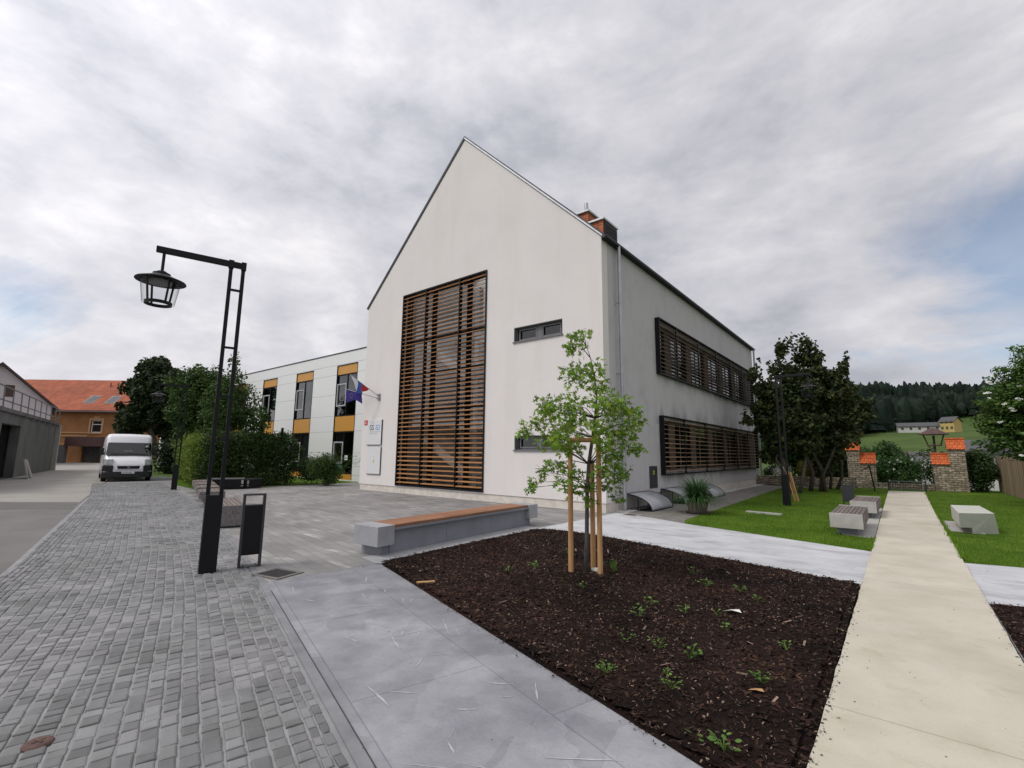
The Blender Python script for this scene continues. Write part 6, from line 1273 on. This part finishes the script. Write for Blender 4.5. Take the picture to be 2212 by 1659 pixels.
# elder tree at the right edge
el = tree('elder_tree', 'bright green elder tree with flat white flower heads above the fence', (3.95, 24.2, 0), [(-.9, 0, 3.1, .6, .7, .35), (-1.05, -.2, 2.6, .5, .6, .22), (-.6, 0, 4.0, .6, .7, .3), (-.2, 0, 4.6, .7, .7, .35), (.3, 0, 5.1, .8, .8, .4), (-.5, -.2, 3.5, .9, .9, .3), (-.8, -.1, 2.1, .75, .7, .25), (-.3, 0, 2.9, 1.0, .9, .4), (.2, 0, 3.8, 1.1, 1, .5), (.6, 0, 4.6, 1, 1, .5), (.3, 0, 2.4, 1.2, 1, .45), (-.3, 0, 1.75, .7, .7, .25), (.8, 0, 3.2, 1.2, 1, .7), (.6, .1, 1.7, 1.1, .9, .4), (-.35, .3, 4.35, .3, .3, .2)], 30000, .14, 'leaf_elder', [(0, 0, .1, 0, 4.5, .10), (.2, .2, -.5, 0, 3.2, .07), (.3, 0, .7, 0, 4, .07)], shell=.5, up=1.1, limb_to=12, aspect=2.2)
mb = MB()
for _ in range(34):
    x = U(-1.4, .8); z = U(1.6, 4.6); y = -.75 - U(0, .2); c = Vector((x, y, z)); nn = Vector((U(-.3, .3), -.55, .8)).normalized()
    if (x + .3) ** 2 / 1.4 + (z - 3.1) ** 2 / 3.2 > 1: continue
    a = nn.cross(Vector((1, 0, 0))).normalized(); b = nn.cross(a); R1 = U(.045, .085)
    for _k in range(50): q = U(0, 6.28); r = R1 * rnd() ** .5; p = c + a * math.cos(q) * r + b * math.sin(q) * r + nn * U(0, .012); mb.add([p + a * .012, p + b * .012, p - a * .012, p - b * .012], [(0, 1, 2, 3)])
mb.build('flower_heads', 'petal', el)

# ================================================================== FAR: houses, hill, forest
def house(label, x, y, w_, d_, h, rh, wall, roof, rz, zoff=0, wins=0, nm='farmhouse'):
    z = hgt(x, y) + zoff; t = thing(nm, label, 'house', (x, y, z), rz)
    mb = MB(); mb.box(-w_ / 2, w_ / 2, -d_ / 2, d_ / 2, -2, h); mb.add([(-w_ / 2, -d_ / 2, h), (-w_ / 2, d_ / 2, h), (-w_ / 2, 0, h + rh - .1), (w_ / 2, -d_ / 2, h), (w_ / 2, d_ / 2, h), (w_ / 2, 0, h + rh - .1)], [(0, 2, 1), (3, 4, 5)]); mb.build('wall', wall, t)
    mb = MB()
    for s in (-1, 1): mb.add(*[[(-w_ / 2 - .5, s * (d_ / 2 + .5), h - .25), (w_ / 2 + .5, s * (d_ / 2 + .5), h - .25), (w_ / 2 + .5, 0, h + rh), (-w_ / 2 - .5, 0, h + rh), (-w_ / 2 - .5, s * (d_ / 2 + .5), h), (w_ / 2 + .5, s * (d_ / 2 + .5), h), (w_ / 2 + .5, 0, h + rh + .25), (-w_ / 2 - .5, 0, h + rh + .25)], [(0, 1, 2, 3), (7, 6, 5, 4), (0, 4, 5, 1), (1, 5, 6, 2), (3, 2, 6, 7), (0, 3, 7, 4)]])
    mb.build('roof', roof, t)
    for k in range(wins):
        for r in range(2 if h > 4 else 1):
            mb = MB(); x_ = -w_ / 2 + w_ * (k + .5) / wins; mb.box(x_ - .5, x_ + .5, -d_ / 2 - .04, -d_ / 2 - .01, 1 + r * 2.8, 2.3 + r * 2.8); mb.build('window', 'interior_dark', t)
mt['yellow_wall'] = M('yellow_wall', (0.50, 0.37, 0.13), var=.03); mt['slate'] = M('slate_roof', (0.085, 0.085, 0.09), var=.15); mt['offwhite'] = M('offwhite_wall', (0.5, 0.49, 0.46), var=.05)
house('yellow farmhouse with a dark roof on the far hillside meadow', 21.5, 300, 5.6, 5.2, 4.6, 2.1, 'yellow_wall', 'slate', R_(-35), .3, 3)
house('long white farm building with a grey roof left of the yellow farmhouse', 10.0, 302, 16, 6, 2.8, 1.6, 'offwhite', 'slate', R_(6), .2, 5)
house('white garden house with a grey roof behind the right pillar', 2.6, 45, 2.4, 3, 5.0, .3, 'offwhite', 'slate', R_(0), .0, 0, 'garden_house')
house('pale green walled house right of the pillar caps', 6.2, 60, 2.2, 4, 6.3, .8, 'offwhite', 'slate', R_(0), 0, 0, 'village_house')
for i, (x, y, w_, h) in enumerate(((-2.5, 90, 7, 4.2), (2.8, 96, 5, 4.0), (9.5, 92, 6, 3.6))): house(('low white village house with a red roof left of the bird feeder', 'low white village house directly behind the bird feeder', 'low white village house right of the bird feeder')[i], x, y, w_, 6, h, 1.6, 'offwhite', 'brown' if i == 0 else 'slate', R_(10 * i - 8), 0, 3, 'village_house')
hedge('far_hedge', 'dull brown green trees between the village houses', (1.0, 75, -3), blobs(30, (1.5, 76, .2), (8, 3, 1.2), 1.5), 9000, .4, 'leaf_maple', cat='trees')
hedge('far_hedge', 'grey green garden bushes beyond the gate', (1.0, 50, -4), blobs(20, (.5, 50, -1.2), (3.5, 2, 1.2), 1.1), 8000, .25, 'leaf_shrub', cat='trees')
random.seed(44)
mb = MB(); bmi = bmesh.new(); bmesh.ops.create_icosphere(bmi, subdivisions=2, radius=1); IV = [v_.co.copy() for v_ in bmi.verts]; IF = [tuple(v_.index for v_ in f.verts) for f in bmi.faces]; bmi.free()
def blobtree(x, y, h, r, con):
    z = hgt(x, y); s = U(0, 50)
    if con:
        k = 7
        for j, (za, zb, ra) in enumerate(((.12, .6, 1), (.4, .82, .7), (.65, 1.0, .42))): 
            v = [(x + math.cos(i * 6.28 / k + j) * r * ra * U(.8, 1.2), y + math.sin(i * 6.28 / k + j) * r * ra, z + h * za) for i in range(k)] + [(x, y, z + h * zb)]
            mb.add(v, [(i, (i + 1) % k, k) for i in range(k)])
    else:
        mb.add([(x + v_.x * r * (1 + .7 * noise.noise(v_ * 3.3 + Vector((s, 0, 0)))), y + v_.y * r, z + h * .55 + v_.z * h * .5 * (1 + .6 * noise.noise(v_ * 3.4 + Vector((0, s, 0))))) for v_ in IV], IF)
cnt = 0
while cnt < 3600:
    x = U(-170, 190); y = U(215, 600)
    bx_ = 262 + (x + 12) * 4.85 if x < 36 else 495 + (x - 36) * .5
    if x < -12: bx_ = 262 + (x + 12) * 1.5
    if y < bx_ + 12 * noise.noise(Vector((x * .05, 0, 0))) or (y > bx_ + 190 and rnd() < .6): continue
    blobtree(x, y, U(9, 18), U(2.0, 4.0), rnd() < .28); cnt += 1
tag(mb.build('forest', 'forest'), 'dark mixed forest covering the hill behind the meadow', 'forest', kind='stuff')
